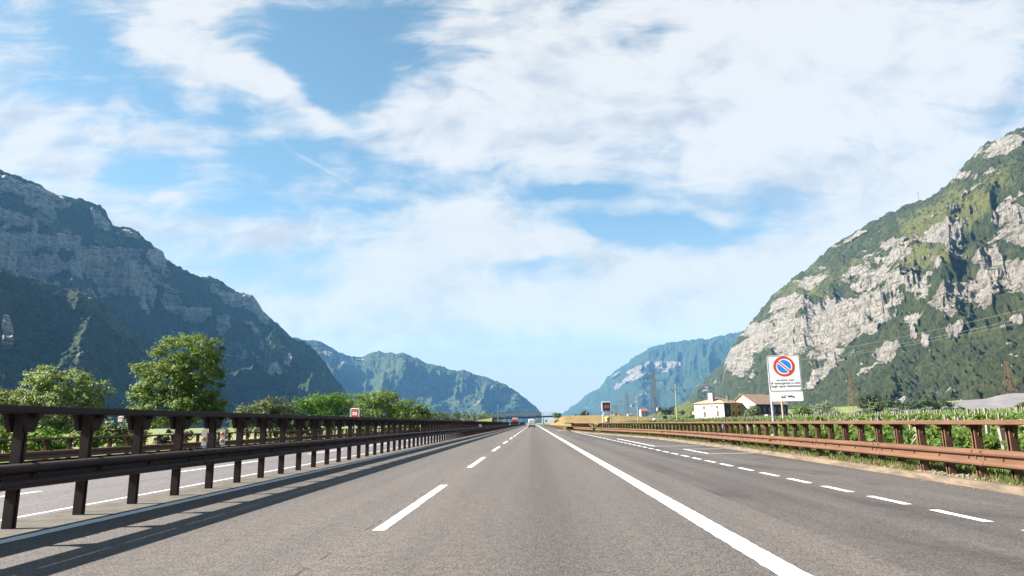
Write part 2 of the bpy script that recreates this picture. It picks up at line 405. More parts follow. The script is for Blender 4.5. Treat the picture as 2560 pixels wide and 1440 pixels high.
# soft wobble so that the cloud banks get irregular outlines
wob = t.noise(uv, 3.2, 4, .6, out=1)
wv = t.vm('SUBTRACT', wob, (.5, .5, .5)); wv = t.n('ShaderNodeVectorMath', operation='SCALE', ins={0: wv, 'Scale': .16}).outputs[0]
uvw = t.vm('ADD', uv, wv)
BANKS = [  # centre x, y, radii, tilt (degrees, clockwise), weight -- banks of cloud (+) and openings (-)
 (820, 120, 175, 120, 10, -1.12), (830, 240, 90, 90, 60, -.8), (690, 410, 120, 60, 0, -.85), (570, 300, 90, 90, 40, -.45), (880, 405, 90, 34, 20, -.5),
 (270, 110, 60, 170, -45, -.55), (420, 270, 60, 60, 0, -.3), (1450, 492, 120, 24, -6, -1.5), (1640, 585, 230, 36, 3, -1.7), (1330, 655, 130, 20, 3, -.8), (1340, 690, 190, 26, 3, -.6),
 (930, 535, 120, 24, 4, -.7), (600, 520, 110, 40, 10, -.45), (730, 690, 150, 50, 15, -.6), (1300, 930, 420, 60, 2, -.65), (1380, 1000, 500, 60, 0, -.7), (600, 640, 80, 60, 30, -.3),
 (1250, 300, 300, 150, -8, .75), (1700, 230, 560, 230, -5, .85), (2250, 380, 480, 330, 0, .9), (2300, 40, 480, 120, 0, .8), (1750, 20, 340, 90, 0, .55), (130, 400, 260, 80, 5, .45), (1150, 660, 300, 50, 0, .35), (1650, 720, 400, 40, 3, .45), (1290, 70, 150, 130, 10, .6), (1080, 330, 130, 60, 40, .45),
 (440, 90, 230, 90, 28, .7), (660, 210, 150, 46, 42, .62), (760, 300, 120, 40, 45, .5), (100, 330, 200, 100, 12, .55), (370, 350, 170, 36, 8, .5), (60, 170, 80, 130, 0, .25), (500, 420, 110, 36, 20, .35),
 (430, 498, 150, 20, -3, .55), (700, 590, 210, 54, 6, .75), (1080, 560, 230, 66, 3, .55), (1420, 610, 200, 40, 0, .45), (1050, 740, 330, 34, -3, .7), (1420, 770, 420, 40, 2, .8), (900, 832, 260, 24, 2, .85),
 (1940, 660, 240, 70, -8, .75), (1800, 565, 60, 30, 0, .8), (1250, 870, 340, 16, 2, .35), (1600, 820, 300, 40, 0, .4), (170, 470, 120, 30, 20, .4), (800, 770, 120, 24, 10, .3),
]
cov = None
for cx, cy, rx, ry, rot, wt in BANKS:
    a, b = uvpix(cx, cy)
    q = t.mapping(uvw, loc=(a, b, 0), rot=(0, 0, R_(-rot)), scale=(rx/FP, ry/FP, 1), t='TEXTURE')
    g = t.math('POWER', 2.718, t.math('MULTIPLY', t.vm('DOT_PRODUCT', q, q), -1.0))
    cov = t.math('MULTIPLY', g, wt) if cov is None else t.math('MULTIPLY_ADD', g, wt, cov)
# puffy masses, lit from the left, and finer curls along the wind
flat = t.mapping(uv, scale=(1, 1.7, 1))
wq = t.n('ShaderNodeVectorMath', operation='SCALE', ins={0: t.vm('SUBTRACT', t.noise(flat, 2.6, 3, .55, out=1), (.5, .5, .5)), 'Scale': .22}).outputs[0]
fp_ = t.vm('ADD', flat, wq)
n1 = t.noise(fp_, 3.1, 12, .60, .15)
n1b = t.noise(t.vm('ADD', fp_, (-.035, .045, 0)), 3.1, 12, .60, .15)
w1 = t.noise(t.mapping(fp_, rot=(0, 0, R_(30)), scale=(1.6, 5.2, 1)), 2.0, 10, .64, .6)
w2 = t.noise(t.mapping(fp_, rot=(0, 0, R_(-5)), scale=(1.8, 6.5, 1)), 1.7, 9, .62, .4)
w3 = t.noise(fp_, 9.0, 9, .66, 1.2)
low = t.ramp(v, .12, .40)
wisp = t.mix(low, w2, w1, 'FLOAT')
det = t.math('ADD', t.math('MULTIPLY', t.math('SUBTRACT', n1, .5), 2.4), t.math('MULTIPLY', t.math('SUBTRACT', wisp, .5), 2.0))
det = t.math('ADD', det, t.math('MULTIPLY', t.math('SUBTRACT', w3, .5), .9))
far_cov = t.ramp(sx.outputs[1], -.2, .35, -.25, 0.0)
dens = t.math('ADD', t.math('ADD', t.math('MULTIPLY', cov, .85), det), .31)
dens = t.math('ADD', dens, far_cov)
dens = t.math('ADD', dens, t.math('MULTIPLY', t.ramp(v, .08, .17), t.ramp(v, .22, .36, .28, 0.0)))
dens = t.ramp(dens, -.02, .95)
# an old, spread-out contrail
for (x0, y0), (x1, y1), wd, st in (((575, 215), (725, 375), 6.5, .48), ((725, 375), (860, 450), 6.0, .5), ((850, 445), (1040, 556), 4.0, .42)):
    a = uvpix(x0, y0); b = uvpix(x1, y1); L = math.hypot(b[0]-a[0], b[1]-a[1])
    q = t.mapping(uv, loc=((a[0]+b[0])/2, (a[1]+b[1])/2, 0), rot=(0, 0, math.atan2(b[1]-a[1], b[0]-a[0])), scale=(L*.62, wd/FP, 1), t='TEXTURE')
    sq = t.n('ShaderNodeSeparateXYZ', ins={0: q})
    r2 = t.math('ADD', t.math('POWER', t.math('ABSOLUTE', sq.outputs[0]), 6.0), t.math('POWER', t.math('ABSOLUTE', sq.outputs[1]), 2.0))
    g = t.math('MULTIPLY', t.math('POWER', 2.718, t.math('MULTIPLY', r2, -1.0)), st)
    g = t.math('MULTIPLY', g, t.ramp(w3, .38, .62, .15, 1.0))
    dens = t.math('MAXIMUM', dens, t.math('ADD', t.math('MULTIPLY', dens, .6), g))
dens = t.math('MINIMUM', dens, 1.0)
hs = t.n('ShaderNodeHueSaturation', ins={'Hue': .474, 'Saturation': .94, 'Value': .62, 'Color': sky.outputs[0]}).outputs[0]
hs = t.mix(t.ramp(v, .02, .34, .88, 0.0), hs, (3.0, 2.48, 1.66))
CLOUD_A, CLOUD_B = (3.55, 3.44, 3.25), (2.45, 2.50, 2.60)
rel = t.math('ADD', t.math('MULTIPLY', t.math('SUBTRACT', n1b, n1), 3.2), t.math('MULTIPLY', t.math('SUBTRACT', t.noise(uvw, 2.3, 6, .6, .4), .5), 1.5))
cl = t.mix(t.ramp(rel, -.12, .5), CLOUD_A, CLOUD_B)
cl = t.mix(t.ramp(v, .02, .46, 1.0, 0.0), cl, (1.0, .91, .68), blend='MULTIPLY')
skyc = t.mix(t.math('MULTIPLY', dens, .97), hs, cl)
nt.links.new(skyc, bg.inputs[0])
w.cycles.sampling_method = 'MANUAL'; w.cycles.sample_map_resolution = 512

scn.view_settings.view_transform = 'Standard'; scn.view_settings.look = 'None'; scn.view_settings.gamma = 1.0
scn.view_settings.exposure = 2.36
scn.cycles.use_denoising = True
scn.cycles.max_bounces = 6; scn.cycles.diffuse_bounces = 2; scn.cycles.glossy_bounces = 2; scn.cycles.transmission_bounces = 3
scn.cycles.transparent_max_bounces = 8; scn.cycles.volume_bounces = 0; scn.cycles.caustics_reflective = False; scn.cycles.caustics_refractive = False
# ------------------------------------------------------------------ ground, road, markings
def lin(x, pts):
    if x <= pts[0][0]: return pts[0][1]
    for (a, b), (c, d2) in zip(pts, pts[1:]):
        if x <= c: return b+(d2-b)*(x-a)/(c-a)
    return pts[-1][1]
GZ = [(-14000, -1.6), (-60, -1.6), (-24, -1.2), (-19.6, -.50), (-18.0, -.45), (-7, -.14), (2.5, -.14), (5.0, -.95), (12, -.85), (60, .15), (250, 4), (330, 12), (420, 18), (900, 30), (14000, 60)]
def gz(x): return lin(x, GZ)
xs = sorted(set([-14000, -8000, -4000, -2000, -1200, -800, -500, -300, -200, -140, -100, -80, -60, -45, -35, -28, -24, -21, -19.6, -18.9, -18, -13, -7, 0, 2.5, 4, 5, 8, 12, 16, 22, 30, 45, 60, 90, 130, 180, 250, 290, 330, 370, 420, 600, 900, 1500, 3000, 6000, 10000, 14000]))
ys = [-2500, -500, -100, -30, -10, 0, 10, 20, 30, 45, 60, 80, 100, 130, 170, 220, 280, 350, 450, 600, 800, 1200, 1800, 2600, 4000, 6000, 9000, 13000, 17000]
V = [(x, y, gz(x)) for y in ys for x in xs]; nx = len(xs)
F = [(j*nx+i, j*nx+i+1, (j+1)*nx+i+1, (j+1)*nx+i) for j in range(len(ys)-1) for i in range(nx-1)]
np_mesh('valley_ground', V, F, M['ground'], kind='structure')

KERB = [(5.6, -25), (6.6, -6), (7.35, 4), (7.75, 11.5), (8.25, 21), (8.52, 29), (8.72, 38), (8.70, 47), (8.25, 56), (7.35, 66), (6.45, 76), (5.75, 86), (5.35, 98), (5.15, 115), (5.12, 140), (5.12, 600), (5.12, 1500)]
def smooth_path(pts, step):
    out = []
    P = [Vector(p) for p in pts]
    for i in range(len(P)-1):
        p0, p1, p2, p3 = P[max(i-1, 0)], P[i], P[i+1], P[min(i+2, len(P)-1)]
        L = (p2-p1).length; n = max(1, int(L/step)) if L < 100 else 8
        for k in range(n):
            q = k/n
            if L > 100: out.append(p1.lerp(p2, q)); continue
            out.append(.5*((2*p1)+(p2-p0)*q+(2*p0-5*p1+4*p2-p3)*q*q+(3*p1-p0-3*p2+p3)*q**3))
    out.append(P[-1]); return [(p.x, p.y) for p in out]
KP = smooth_path(KERB, 2.0)
def kx(y):
    return lin(y, [(b, a) for a, b in KP])
def sheet(name, rows, mat, **kw):
    """rows: list of lists of points across"""
    n = len(rows[0]); V = [p for r in rows for p in r]
    F = [(j*n+i, j*n+i+1, (j+1)*n+i+1, (j+1)*n+i) for j in range(len(rows)-1) for i in range(n-1)]
    return np_mesh(name, V, F, mat, **kw)
# carriageway, lay-by, median and the opposite carriageway
RY = [-25, -10, 0, 10, 20, 40, 80, 160, 320, 600, 1000, 1500]
sheet('road', [[(-6.05, y, 0), (2.1, y, 0), (3.05, y, 0)] for y in RY], M['asphalt'], kind='structure')
sheet('layby_road', [[(3.05, y, 0), (x, y, -.004)] for x, y in KP], M['layby'], kind='structure')
sheet('median_ground', [[(-7.12, y, -.006), (-6.05, y, .0)] for y in RY], M['median'], kind='structure')
sheet('opposite_road', [[(-18.3, y, -.30), (-10.7, y, -.10), (-7.12, y, -.006)] for y in RY], M['asphalt_opp'], kind='structure')
sheet('field_road', [[(-47.0, y, -1.50), (-43.6, y, -1.50)] for y in [0, 40, 80, 120, 160]] + [[(-49, 200, -1.5), (-45.6, 200, -1.5)], [(-58, 260, -1.5), (-54, 262, -1.5)]], M['asphalt_opp'], kind='structure')
mb = MB()
def strip(x0, x1, y0, y1, z=.004, sk=0.0):
    if y0 < 45 and y1 > 0:
        a0, b0 = max(y0, -3), min(y1, 45); m = max(2, int((b0-a0)/.12)); rj = np.random.RandomState(int(abs(x0*91+y0*13)) % 9999)
        if b0 < y1: strip(x0, x1, b0, y1, z, sk)
        yv = np.linspace(a0, b0, m); xl = x0+rj.randn(m)*.0045+.006*(fbm(yv*2.5, 0*yv+x0, 3, 2)-.5); xr = x1+rj.randn(m)*.0045+.006*(fbm(yv*2.5, 0*yv+x1+5, 3, 2)-.5)
        mb.add([p for q in range(m) for p in ((xl[q], yv[q], z), (xr[q], yv[q], z))], [(2*q, 2*q+1, 2*q+3, 2*q+2) for q in range(m-1)])
        return
    n = 1 if y1-y0 < 40 else 10
    for k in range(n):
        a, b = y0+(y1-y0)*k/n, y0+(y1-y0)*(k+1)/n
        mb.add([(x0, a, z), (x1, a, z), (x1+sk, b, z), (x0+sk, b, z)], [(0, 1, 2, 3)])
strip(1.94, 2.19, -25, 1200)
strip(-5.99, -5.79, -25, 1200)
mb.build('edge_lines', M['paint'], kind='structure')
mb = MB(); y = 8.37-11.55*2
while y < 700: strip(-1.91, -1.76, y, y+6.0); y += 11.55
mb.build('lane_markings', M['paint'], kind='structure')
mb = MB(); y = 8.68-1.78*14; k = 0
while y < 50: strip(5.33, 5.46, y, y+1.14); y += 1.78
for k in range(14): strip(5.36, 5.49, 50+k*3.0, 50+k*3.0+2.35)
for (x0, y0), (x1, y1), wd in [((6.08, 35.3), (6.19, 52), .13), ((6.64, 26.9), (6.66, 31.3), .13)]:
    mb.add([(x0-wd/2, y0, .004), (x0+wd/2, y0, .004), (x1+wd/2, y1, .004), (x1-wd/2, y1, .004)], [(0, 1, 2, 3)])
for x0, x1, yq in [(6.15, 8.40, 35.35), (6.72, 8.38, 26.82), (6.73, 8.36, 31.22)]:
    mb.add([(x0, yq, .0045), (x1, yq, .0045), (x1, yq+.14, .0045), (x0, yq+.14, .0045)], [(0, 1, 2, 3)])
mb.build('layby_markings', M['paint'], kind='structure')
mb = MB()
for x0, x1, z in [(-7.42, -7.24, -.012)]: strip(x0, x1, -25, 1200, z)
strip(-15.3, -15.12, -25, 1200, -.205)
y = 14.9-6.0-11.9*3
while y < 500: strip(-10.68, -10.53, y, y+6, -.090); y += 11.9
mb.build('opposite_road_markings', M['paint'], kind='structure')
# kerb and verge
path = [(x, y) for x, y in KP if y < 120]
mb = MB(); mb.sweep([(0, -.06), (.0, .10), (.03, .115), (.17, .115), (.17, -.06)], path); mb.build('kerb', M['concrete'], kind='structure')
rng = np.random.RandomState(3)
def verge():
    lat = [.17, .45, .8, 1.2, 1.6, 2.1, 2.6]; zz = [.075, .105, .11, .09, -.05, -.55, -1.0]
    rows = []
    fine = smooth_path(KERB, .6)
    for i, (x, y) in enumerate(fine):
        if y > 560: break
        p = fine[min(i+1, len(fine)-1)]; q = fine[max(i-1, 0)]; tx, ty = p[0]-q[0], p[1]-q[1]; L = math.hypot(tx, ty)
        nx_, ny_ = ty/L, -tx/L
        rows.append([(x+nx_*a, y+ny_*a, z+(.05*(fbm(np.array([x+a*3.]), np.array([y*1.7]), 3, 5)[0]-.5) if 0 < j < 5 else 0)) for j, (a, z) in enumerate(zip(lat, zz))])
    return rows
sheet('verge_ground', verge(), M['dirt'], kind='structure', smooth=True)
sheet('far_verge_ground', [[(-20.6, y, -.62), (-19.4, y, -.33), (-18.3, y, -.305)] for y in RY], M['green_bank'], kind='structure')

def leaves(C, N, size, aspect=1.6, seed=0):
    """quads: centres C, normals N, size array -> vertices, faces"""
    r = np.random.RandomState(seed); n = len(C)
    N = N/np.maximum(np.linalg.norm(N, axis=1, keepdims=True), 1e-6)
    A = r.randn(n, 3); A -= (A*N).sum(1, keepdims=True)*N; A /= np.maximum(np.linalg.norm(A, axis=1, keepdims=True), 1e-6)
    B = np.cross(N, A); s = np.asarray(size).reshape(-1, 1)*np.ones((n, 1))
    bend = N*s*.12
    V = np.stack([C-A*s*.5*aspect, C+B*s*.42-bend, C+A*s*.5*aspect, C-B*s*.42-bend], 1).reshape(-1, 3)
    return V, np.arange(4*n).reshape(n, 4)
def grass(name, pts, hgt, wid, mat, seed=0, **kw):
    """blades: thin upright triangles as quads"""
    r = np.random.RandomState(seed); n = len(pts); a = r.rand(n)*2*np.pi; h = hgt*(.45+r.rand(n)*.9); ln = (r.rand(n)-.3)*.7*h; b = r.rand(n)*2*np.pi
    W = np.stack([np.cos(a), np.sin(a), 0*a], 1)*(np.asarray(wid)*np.ones(n)).reshape(-1, 1)/2
    T = np.stack([np.cos(b)*ln, np.sin(b)*ln, h], 1)
    V = np.stack([pts-W, pts+W, pts+T+W*.25, pts+T-W*.25], 1).reshape(-1, 3)
    return np_mesh(name, V, np.arange(4*n).reshape(n, 4), mat, **kw)
pts = []
for i in range(38000):
    y = 4+rng.rand()**2.0*110; a = .25+abs(rng.randn())*.75+.3*(rng.rand() > .6)
    if a > 2.4: continue
    x = kx(y)+a
    if fbm(np.array([x*1.2]), np.array([y*.8]), 3, 9)[0] < (.47 if a < .7 else .33): continue
    pts.append((x, y, lin(a, [(.17, .06), (.45, .09), (.8, .10), (1.2, .08), (1.6, -.07), (2.1, -.57), (2.6, -1.0)])))
grass('grass', np.array(pts), .14, .02+.0*np.arange(len(pts)), M['grass'], 1, kind='stuff', label='green grass and weeds on the stony verge behind the kerb')
pts = []
for i in range(9000):
    y = 5+rng.rand()**1.7*100; a = .22+abs(rng.randn())*.5
    if a < 1.9 and fbm(np.array([kx(y)+a]), np.array([y*.6]), 3, 15)[0] > .47: pts.append((kx(y)+a, y, lin(a, [(.17, .06), (.45, .09), (.8, .10), (1.2, .08), (1.6, -.07), (2.1, -.57)])))
grass('grass', np.array(pts), .12, .02, M['dry_grass'], 4, kind='stuff', label='dry straw coloured grass on the stony verge behind the kerb')
pv = []; pf = []
for i in range(2600):
    y = 5+rng.rand()**2*70; a = .19+abs(rng.randn())*.45 if rng.rand() < .8 else -.05-abs(rng.randn())*.12
    x = kx(y)+a; z = lin(a, [(-.01, .004), (0, .004), (.17, .085), (.45, .11), (.8, .115), (1.2, .09), (1.6, -.05)]); s_ = .012+.03*rng.rand()**2; k0 = len(pv)
    if a < 0: s_ *= .45
    o_ = rng.randn(6, 3)*.25
    for (dx, dy, dz), oo in zip(((1, 0, 0), (-1, 0, 0), (0, 1, 0), (0, -1, 0), (0, 0, .8), (0, 0, -.5)), o_): pv.append((x+s_*(dx+oo[0]), y+s_*(dy+oo[1]), z+s_*(dz+oo[2]*.5)))
    for f in ((0, 2, 4), (2, 1, 4), (1, 3, 4), (3, 0, 4), (2, 0, 5), (1, 2, 5), (3, 1, 5), (0, 3, 5)): pf.append(tuple(k0+q for q in f))
np_mesh('pebbles', pv, pf, M['pebble'], kind='stuff', label='small stones and grit along the kerb and verge')
pts = np.stack([-18.5-rng.rand(9000)*2.2, 18+rng.rand(9000)**1.6*220, np.zeros(9000)], 1); pts[:, 2] = -.33-.12*(-18.5-pts[:, 0])
grass('grass', pts, .28, .05, M['grass'], 2, kind='stuff', label='strip of grass behind the far guard rail')

# ------------------------------------------------------------------ guard rails
def wbeam(z0, hgt, dep, sgn, off):
    fr = [(0, 0), (.05, .55), (.12, .95), (.22, 1), (.32, .85), (.43, .12), (.57, .12), (.68, .85), (.78, 1), (.88, .95), (.95, .55), (1, 0)]
    front = [(off+sgn*dep*d_, z0+hgt*f) for f, d_ in fr]
    back = [(a-sgn*.012, z) for a, z in front[::-1]]
    return front+back
def boxprof(a, b, c, d2, e=.012):
    return [(a+e, c), (b-e, c), (b, c+e), (b, d2-e), (b-e, d2), (a+e, d2), (a, d2-e), (a, c+e)]
def path_points(path, s0, step, ymax):
    """(x, y, heading) at equal steps along a path"""
    out = []; acc = -s0
    for (x0, y0), (x1, y1) in zip(path, path[1:]):
        L = math.hypot(x1-x0, y1-y0)
        while acc <= L:
            if acc >= 0:
                q = acc/L; y = y0+(y1-y0)*q
                if y > ymax: return out
                out.append((x0+(x1-x0)*q, y, math.atan2(x1-x0, y1-y0)))
            acc += step
        acc -= L
    return out
def post_mesh(kind, top, z0):
    """lipped steel post whose top flares out under the rail; local x is lateral, the road lies at -x"""
    b = MB()
    if kind == 'double':
        d = .05
        b.box((0, 0, (top+z0)/2), (.012, .07, top-z0))
        for s_ in (-1, 1): b.box((0, s_*.042, (top+z0)/2), (2*d, .012, top-z0))
        for s_ in (-1, 1):
            for q in (-1, 1): b.box((q*(d+.006), s_*.031, (top+z0)/2), (.012, .034, top-z0))
            b.prism([(-.047, top-.24), (.047, top-.24), (.07, top-.18), (.125, top-.07), (.125, top), (-.125, top), (-.125, top-.07), (-.07, top-.18)], s_*.12-.03, s_*.12+.03, 'x')
            b.box((s_*.135, 0, .66), (.17, .08, .20))
        b.box((0, 0, top-.03), (.5, .10, .05))
        for s_ in (-1, 1): b.box((s_*.30, 0, .66), (.02, .04, .04))
    else:
        d = .06
        b.box((d, 0, (top+z0)/2), (.012, .13, top-z0))
        for s_ in (-1, 1): b.box((0, s_*.060, (top+z0)/2), (2*d-.014, .012, top-z0))
        for s_ in (-1, 1): b.box((-d-.002, s_*.048, (top+z0)/2), (.012, .034, top-z0))
        b.prism([(-.067, top-.22), (.067, top-.22), (.09, top-.17), (.15, top-.05), (.15, top), (-.15, top), (-.15, top-.05), (-.09, top-.17)], -.01, .04, 'x')
        b.box((-.06, 0, top-.03), (.28, .07, .05))
        b.box((-.12, 0, kind[1]), (.13, .10, .18))
    return b
def add_posts(root, kind, top, z0, spots, mat, ztilt=None):
    rest = MB(); proto = None
    for i, (x, y, hd) in enumerate(spots):
        if i < 100:
            if proto is None:
                proto = post_mesh(kind, top, z0).build('post', mat, root); proto.location = (x, y, 0); proto.rotation_euler = (0, 0, -hd)
            else: obj_copy(proto, root, (x, y, 0), (0, 0, -hd))
        else:
            d = .11
            rest.box((x, y, (top+z0)/2), (d, .095, top-z0))
            rest.prism([(y-.06, top-.22), (y+.06, top-.22), (y+.15, top-.05), (y+.15, top), (y-.15, top), (y-.15, top-.05)], x-.06, x+.06, 'x')
    if rest.v: tag(rest.build('post', mat, root), kind='stuff')
def reflector(root, x, y, z, s=.07, mat='amber', name='reflector'):
    b = MB(); b.lathe([(s*.6, 0), (s*.6, .012), (s*.45, .02)], 12)
    o = b.build(name, M[mat], root); o.location = (x, y, z); o.rotation_euler = (math.pi/2, 0, 0); return o
def delineator(root, x, y, z, n=2):
    b = MB(); b.prism([(-.055, 0), (.055, 0), (.055, .33), (-.055, .33)], -.012, .012)
    b.box((0, .03, -.02), (.05, .05, .06))
    o = b.build('delineator', M['white_metal'], root); o.location = (x, y, z)
    for k in range(n):
        q = reflector(o, 0, -.014, .08+k*.15+(.06 if n == 1 else 0), .065)
def splices(b, spots, z0, hg, sgn, off):
    # bolt heads at every post, an overlap with its bolts at every fourth
    for i, (x, y, hd) in enumerate(spots):
        rx, ry = math.cos(hd), -math.sin(hd); tx, ty = math.sin(hd), math.cos(hd)
        c = lambda lat, s_, z: (x+rx*lat+tx*s_, y+ry*lat+ty*s_, z)
        b.box(c(off+sgn*.02, 0, z0+hg*.5), (.035, .045, .045), Matrix.Rotation(-hd, 3, 'Z'))
        if i % 4 == 1:
            b.sweep(wbeam(z0-.002, hg+.004, .085, sgn, off+sgn*.007), [c(0, .5, 0)[:2], c(0, .84, 0)[:2]])
            for s_ in (.54, .80):
                for f in (.12, .42, .58, .88): b.box(c(off+sgn*(.09 if f in (.12, .88) else .025), s_, z0+hg*f), (.03, .03, .03), Matrix.Rotation(-hd, 3, 'Z'))
# median barrier between the carriageways
XM = -6.60
mp = [(XM, 4.9), (XM, 20), (XM, 60), (XM, 150), (XM, 300), (XM, 585)]
med = thing('guard_rail', 'dark brown double-sided steel guard rail along the median, casting its shadow on the road', 'guard rail')
add_posts(med, 'double', 1.42, 0.0, path_points(mp, .15, 1.345, 583), M['rust_shaded'])
b = MB(); b.sweep(wbeam(.49, .31, .085, 1, .22), mp); splices(b, path_points(mp, .15, 1.345, 60), .49, .31, 1, .22); b.build('beam', M['rust_shaded'], med)
b = MB(); b.sweep(wbeam(.49, .31, .085, -1, -.22), mp); b.build('beam', M['rust_shaded'], med)
b = MB(); b.sweep(boxprof(.062, .255, 1.415, 1.51), mp); b.build('top_rail', M['rust_shaded'], med)
b = MB(); b.sweep(boxprof(-.255, -.062, 1.415, 1.51), mp); b.build('top_rail', M['rust_shaded'], med)
for y, n in ((14.2, 1), (15.05, 2), (42.0, 2)): delineator(med, XM-.18, y, .84, n)
for y in (68, 95, 126): reflector(med, XM+.32, y, .66, .10)
for y, s in ((83, .30), (190, .42), (316, .5)):
    b = MB(); b.box((0, 0, 0), (s, .02, s)); o = b.build('distance_plate', M['white_metal'], med); o.location = (XM+.28, y, 1.0)
# verge barrier beyond the opposite carriageway
XF = -18.75
fp = [(XF, 12), (XF, 40), (XF, 120), (XF, 300), (XF, 575)]
far = thing('guard_rail', 'brown steel guard rail beyond the opposite carriageway, seen through the median rail', 'guard rail')
for_far = []
for x, y, hd in path_points(fp, .4, 1.345, 570): for_far.append((x, y, math.pi))
add_posts(far, ('single', .26), .80, -.36, for_far, M['rust'])
b = MB(); b.sweep(wbeam(.10, .31, .085, 1, .20), fp); b.build('beam', M['rust'], far)
b = MB(); b.sweep(boxprof(-.04, .16, .80, .88), fp); b.build('top_rail', M['rust'], far)
# right barrier by the lay-by
def offs(path, a):
    out = []
    for i, (x, y) in enumerate(path):
        p = path[min(i+1, len(path)-1)]; q = path[max(i-1, 0)]; tx, ty = p[0]-q[0], p[1]-q[1]; L = math.hypot(tx, ty)
        out.append((x+ty/L*a, y-tx/L*a))
    return out
fine = smooth_path(KERB, 2.0)
rp = offs([(x, y) for x, y in fine if 2 < y < 600], .58)
rn = [p for p in rp if p[1] <= 77.5]
rt = thing('guard_rail', 'rust orange guard rail curving along the lay-by kerb as far as the SOS sign', 'guard rail')
add_posts(rt, ('single', .49), 1.09, .02, path_points(rn, .33, 1.06, 74.5), M['rust'])
b = MB(); b.sweep(wbeam(.33, .32, .085, -1, -.18), rn); splices(b, path_points(rn, .33, 1.06, 50), .33, .32, -1, -.18); b.build('beam', M['rust'], rt)
top = [p for p in rn if p[1] < 74.6]
tp = [(x, y, 0) for x, y in top]+[(rn[-1][0]-.02, 76.3, -.55)]
b = MB(); b.sweep(boxprof(-.24, .06, 1.09, 1.175), tp); b.build('top_rail', M['rust'], rt)
def near_pt(y, lat, path=rp):
    for (x0, y0), (x1, y1) in zip(path, path[1:]):
        if y0 <= y <= y1:
            q = (y-y0)/(y1-y0); L = math.hypot(x1-x0, y1-y0)
            return x0+(x1-x0)*q+(y1-y0)/L*lat, y-(x1-x0)/L*lat
for y in (26.2, 49.0, 72.0):
    x_, y_ = near_pt(y, -.275); b = MB(); b.prism([(-.05, -.05), (.05, -.05), (.06, .02), (0, .07), (-.05, .05)], -.02, .0); o = b.build('reflector', M['amber'], rt); o.location = (x_, y_, .50)
# second barrier beyond the SOS call point
rf = [p for p in rp if 77.5 < p[1] < 115]
r2 = thing('guard_rail', 'short rusty guard rail just past the right SOS sign, its top rail sloping down', 'guard rail')
add_posts(r2, ('single', .49), 1.09, .02, path_points(rf, 3.4, 1.06, 106), M['rust'])
b = MB(); b.sweep(wbeam(.33, .32, .085, -1, -.18), rf); b.build('beam', M['rust'], r2)
tp = [(rf[0][0], 78.0, -.55)]+[(x, y, 0) for x, y in rf if 81 < y < 108]
b = MB(); b.sweep(boxprof(-.15, .06, 1.09, 1.175), tp); b.build('top_rail', M['rust'], r2)
rl = [p for p in rp if p[1] >= 114]
r3 = thing('guard_rail', 'low rusty guard rail without a top rail running on to the overpass on the right', 'guard rail')
b = MB(); b.sweep(wbeam(.33, .32, .085, -1, -.18), rl); b.build('beam', M['rust'], r3)
sp = path_points(rl, .5, 2.6, 380)
pp = None
for x, y, hd in sp[:100]:
    if pp is None:
        b = MB(); b.box((0, 0, .30), (.10, .10, .62)); b.box((-.11, 0, .49), (.12, .09, .16)); pp = b.build('post', M['rust'], r3); pp.location = (x, y, 0); pp.rotation_euler = (0, 0, -hd)
    else: obj_copy(pp, r3, (x, y, 0), (0, 0, -hd))

# ------------------------------------------------------------------ signs
def rounded(w_, h_, r, n=5):
    pts = []
    for cx, cy, a0 in ((w_/2-r, h_/2-r, 0), (-w_/2+r, h_/2-r, 90), (-w_/2+r, -h_/2+r, 180), (w_/2-r, -h_/2+r, 270)):
        for k in range(n+1):
            a = R_(a0+90*k/n); pts.append((cx+r*math.cos(a), cy+r*math.sin(a)))
    return pts
def disc(r, n=40): return [(r*math.cos(2*math.pi*k/n), r*math.sin(2*math.pi*k/n)) for k in range(n)]
def ring(b, r0, r1, y0, y1, n=48):
    vs = []
    for y in (y0, y1):
        for r in (r0, r1):
            vs += [(r*math.cos(2*math.pi*k/n), y, r*math.sin(2*math.pi*k/n)) for k in range(n)]
    fs = []
    for k in range(n):
        j = (k+1) % n
        fs += [(k, j, n+j, n+k), (2*n+k, 3*n+k, 3*n+j, 2*n+j), (k, 2*n+k, 2*n+j, j), (n+k, n+j, 3*n+j, 3*n+k)]
    b.add(vs, fs)
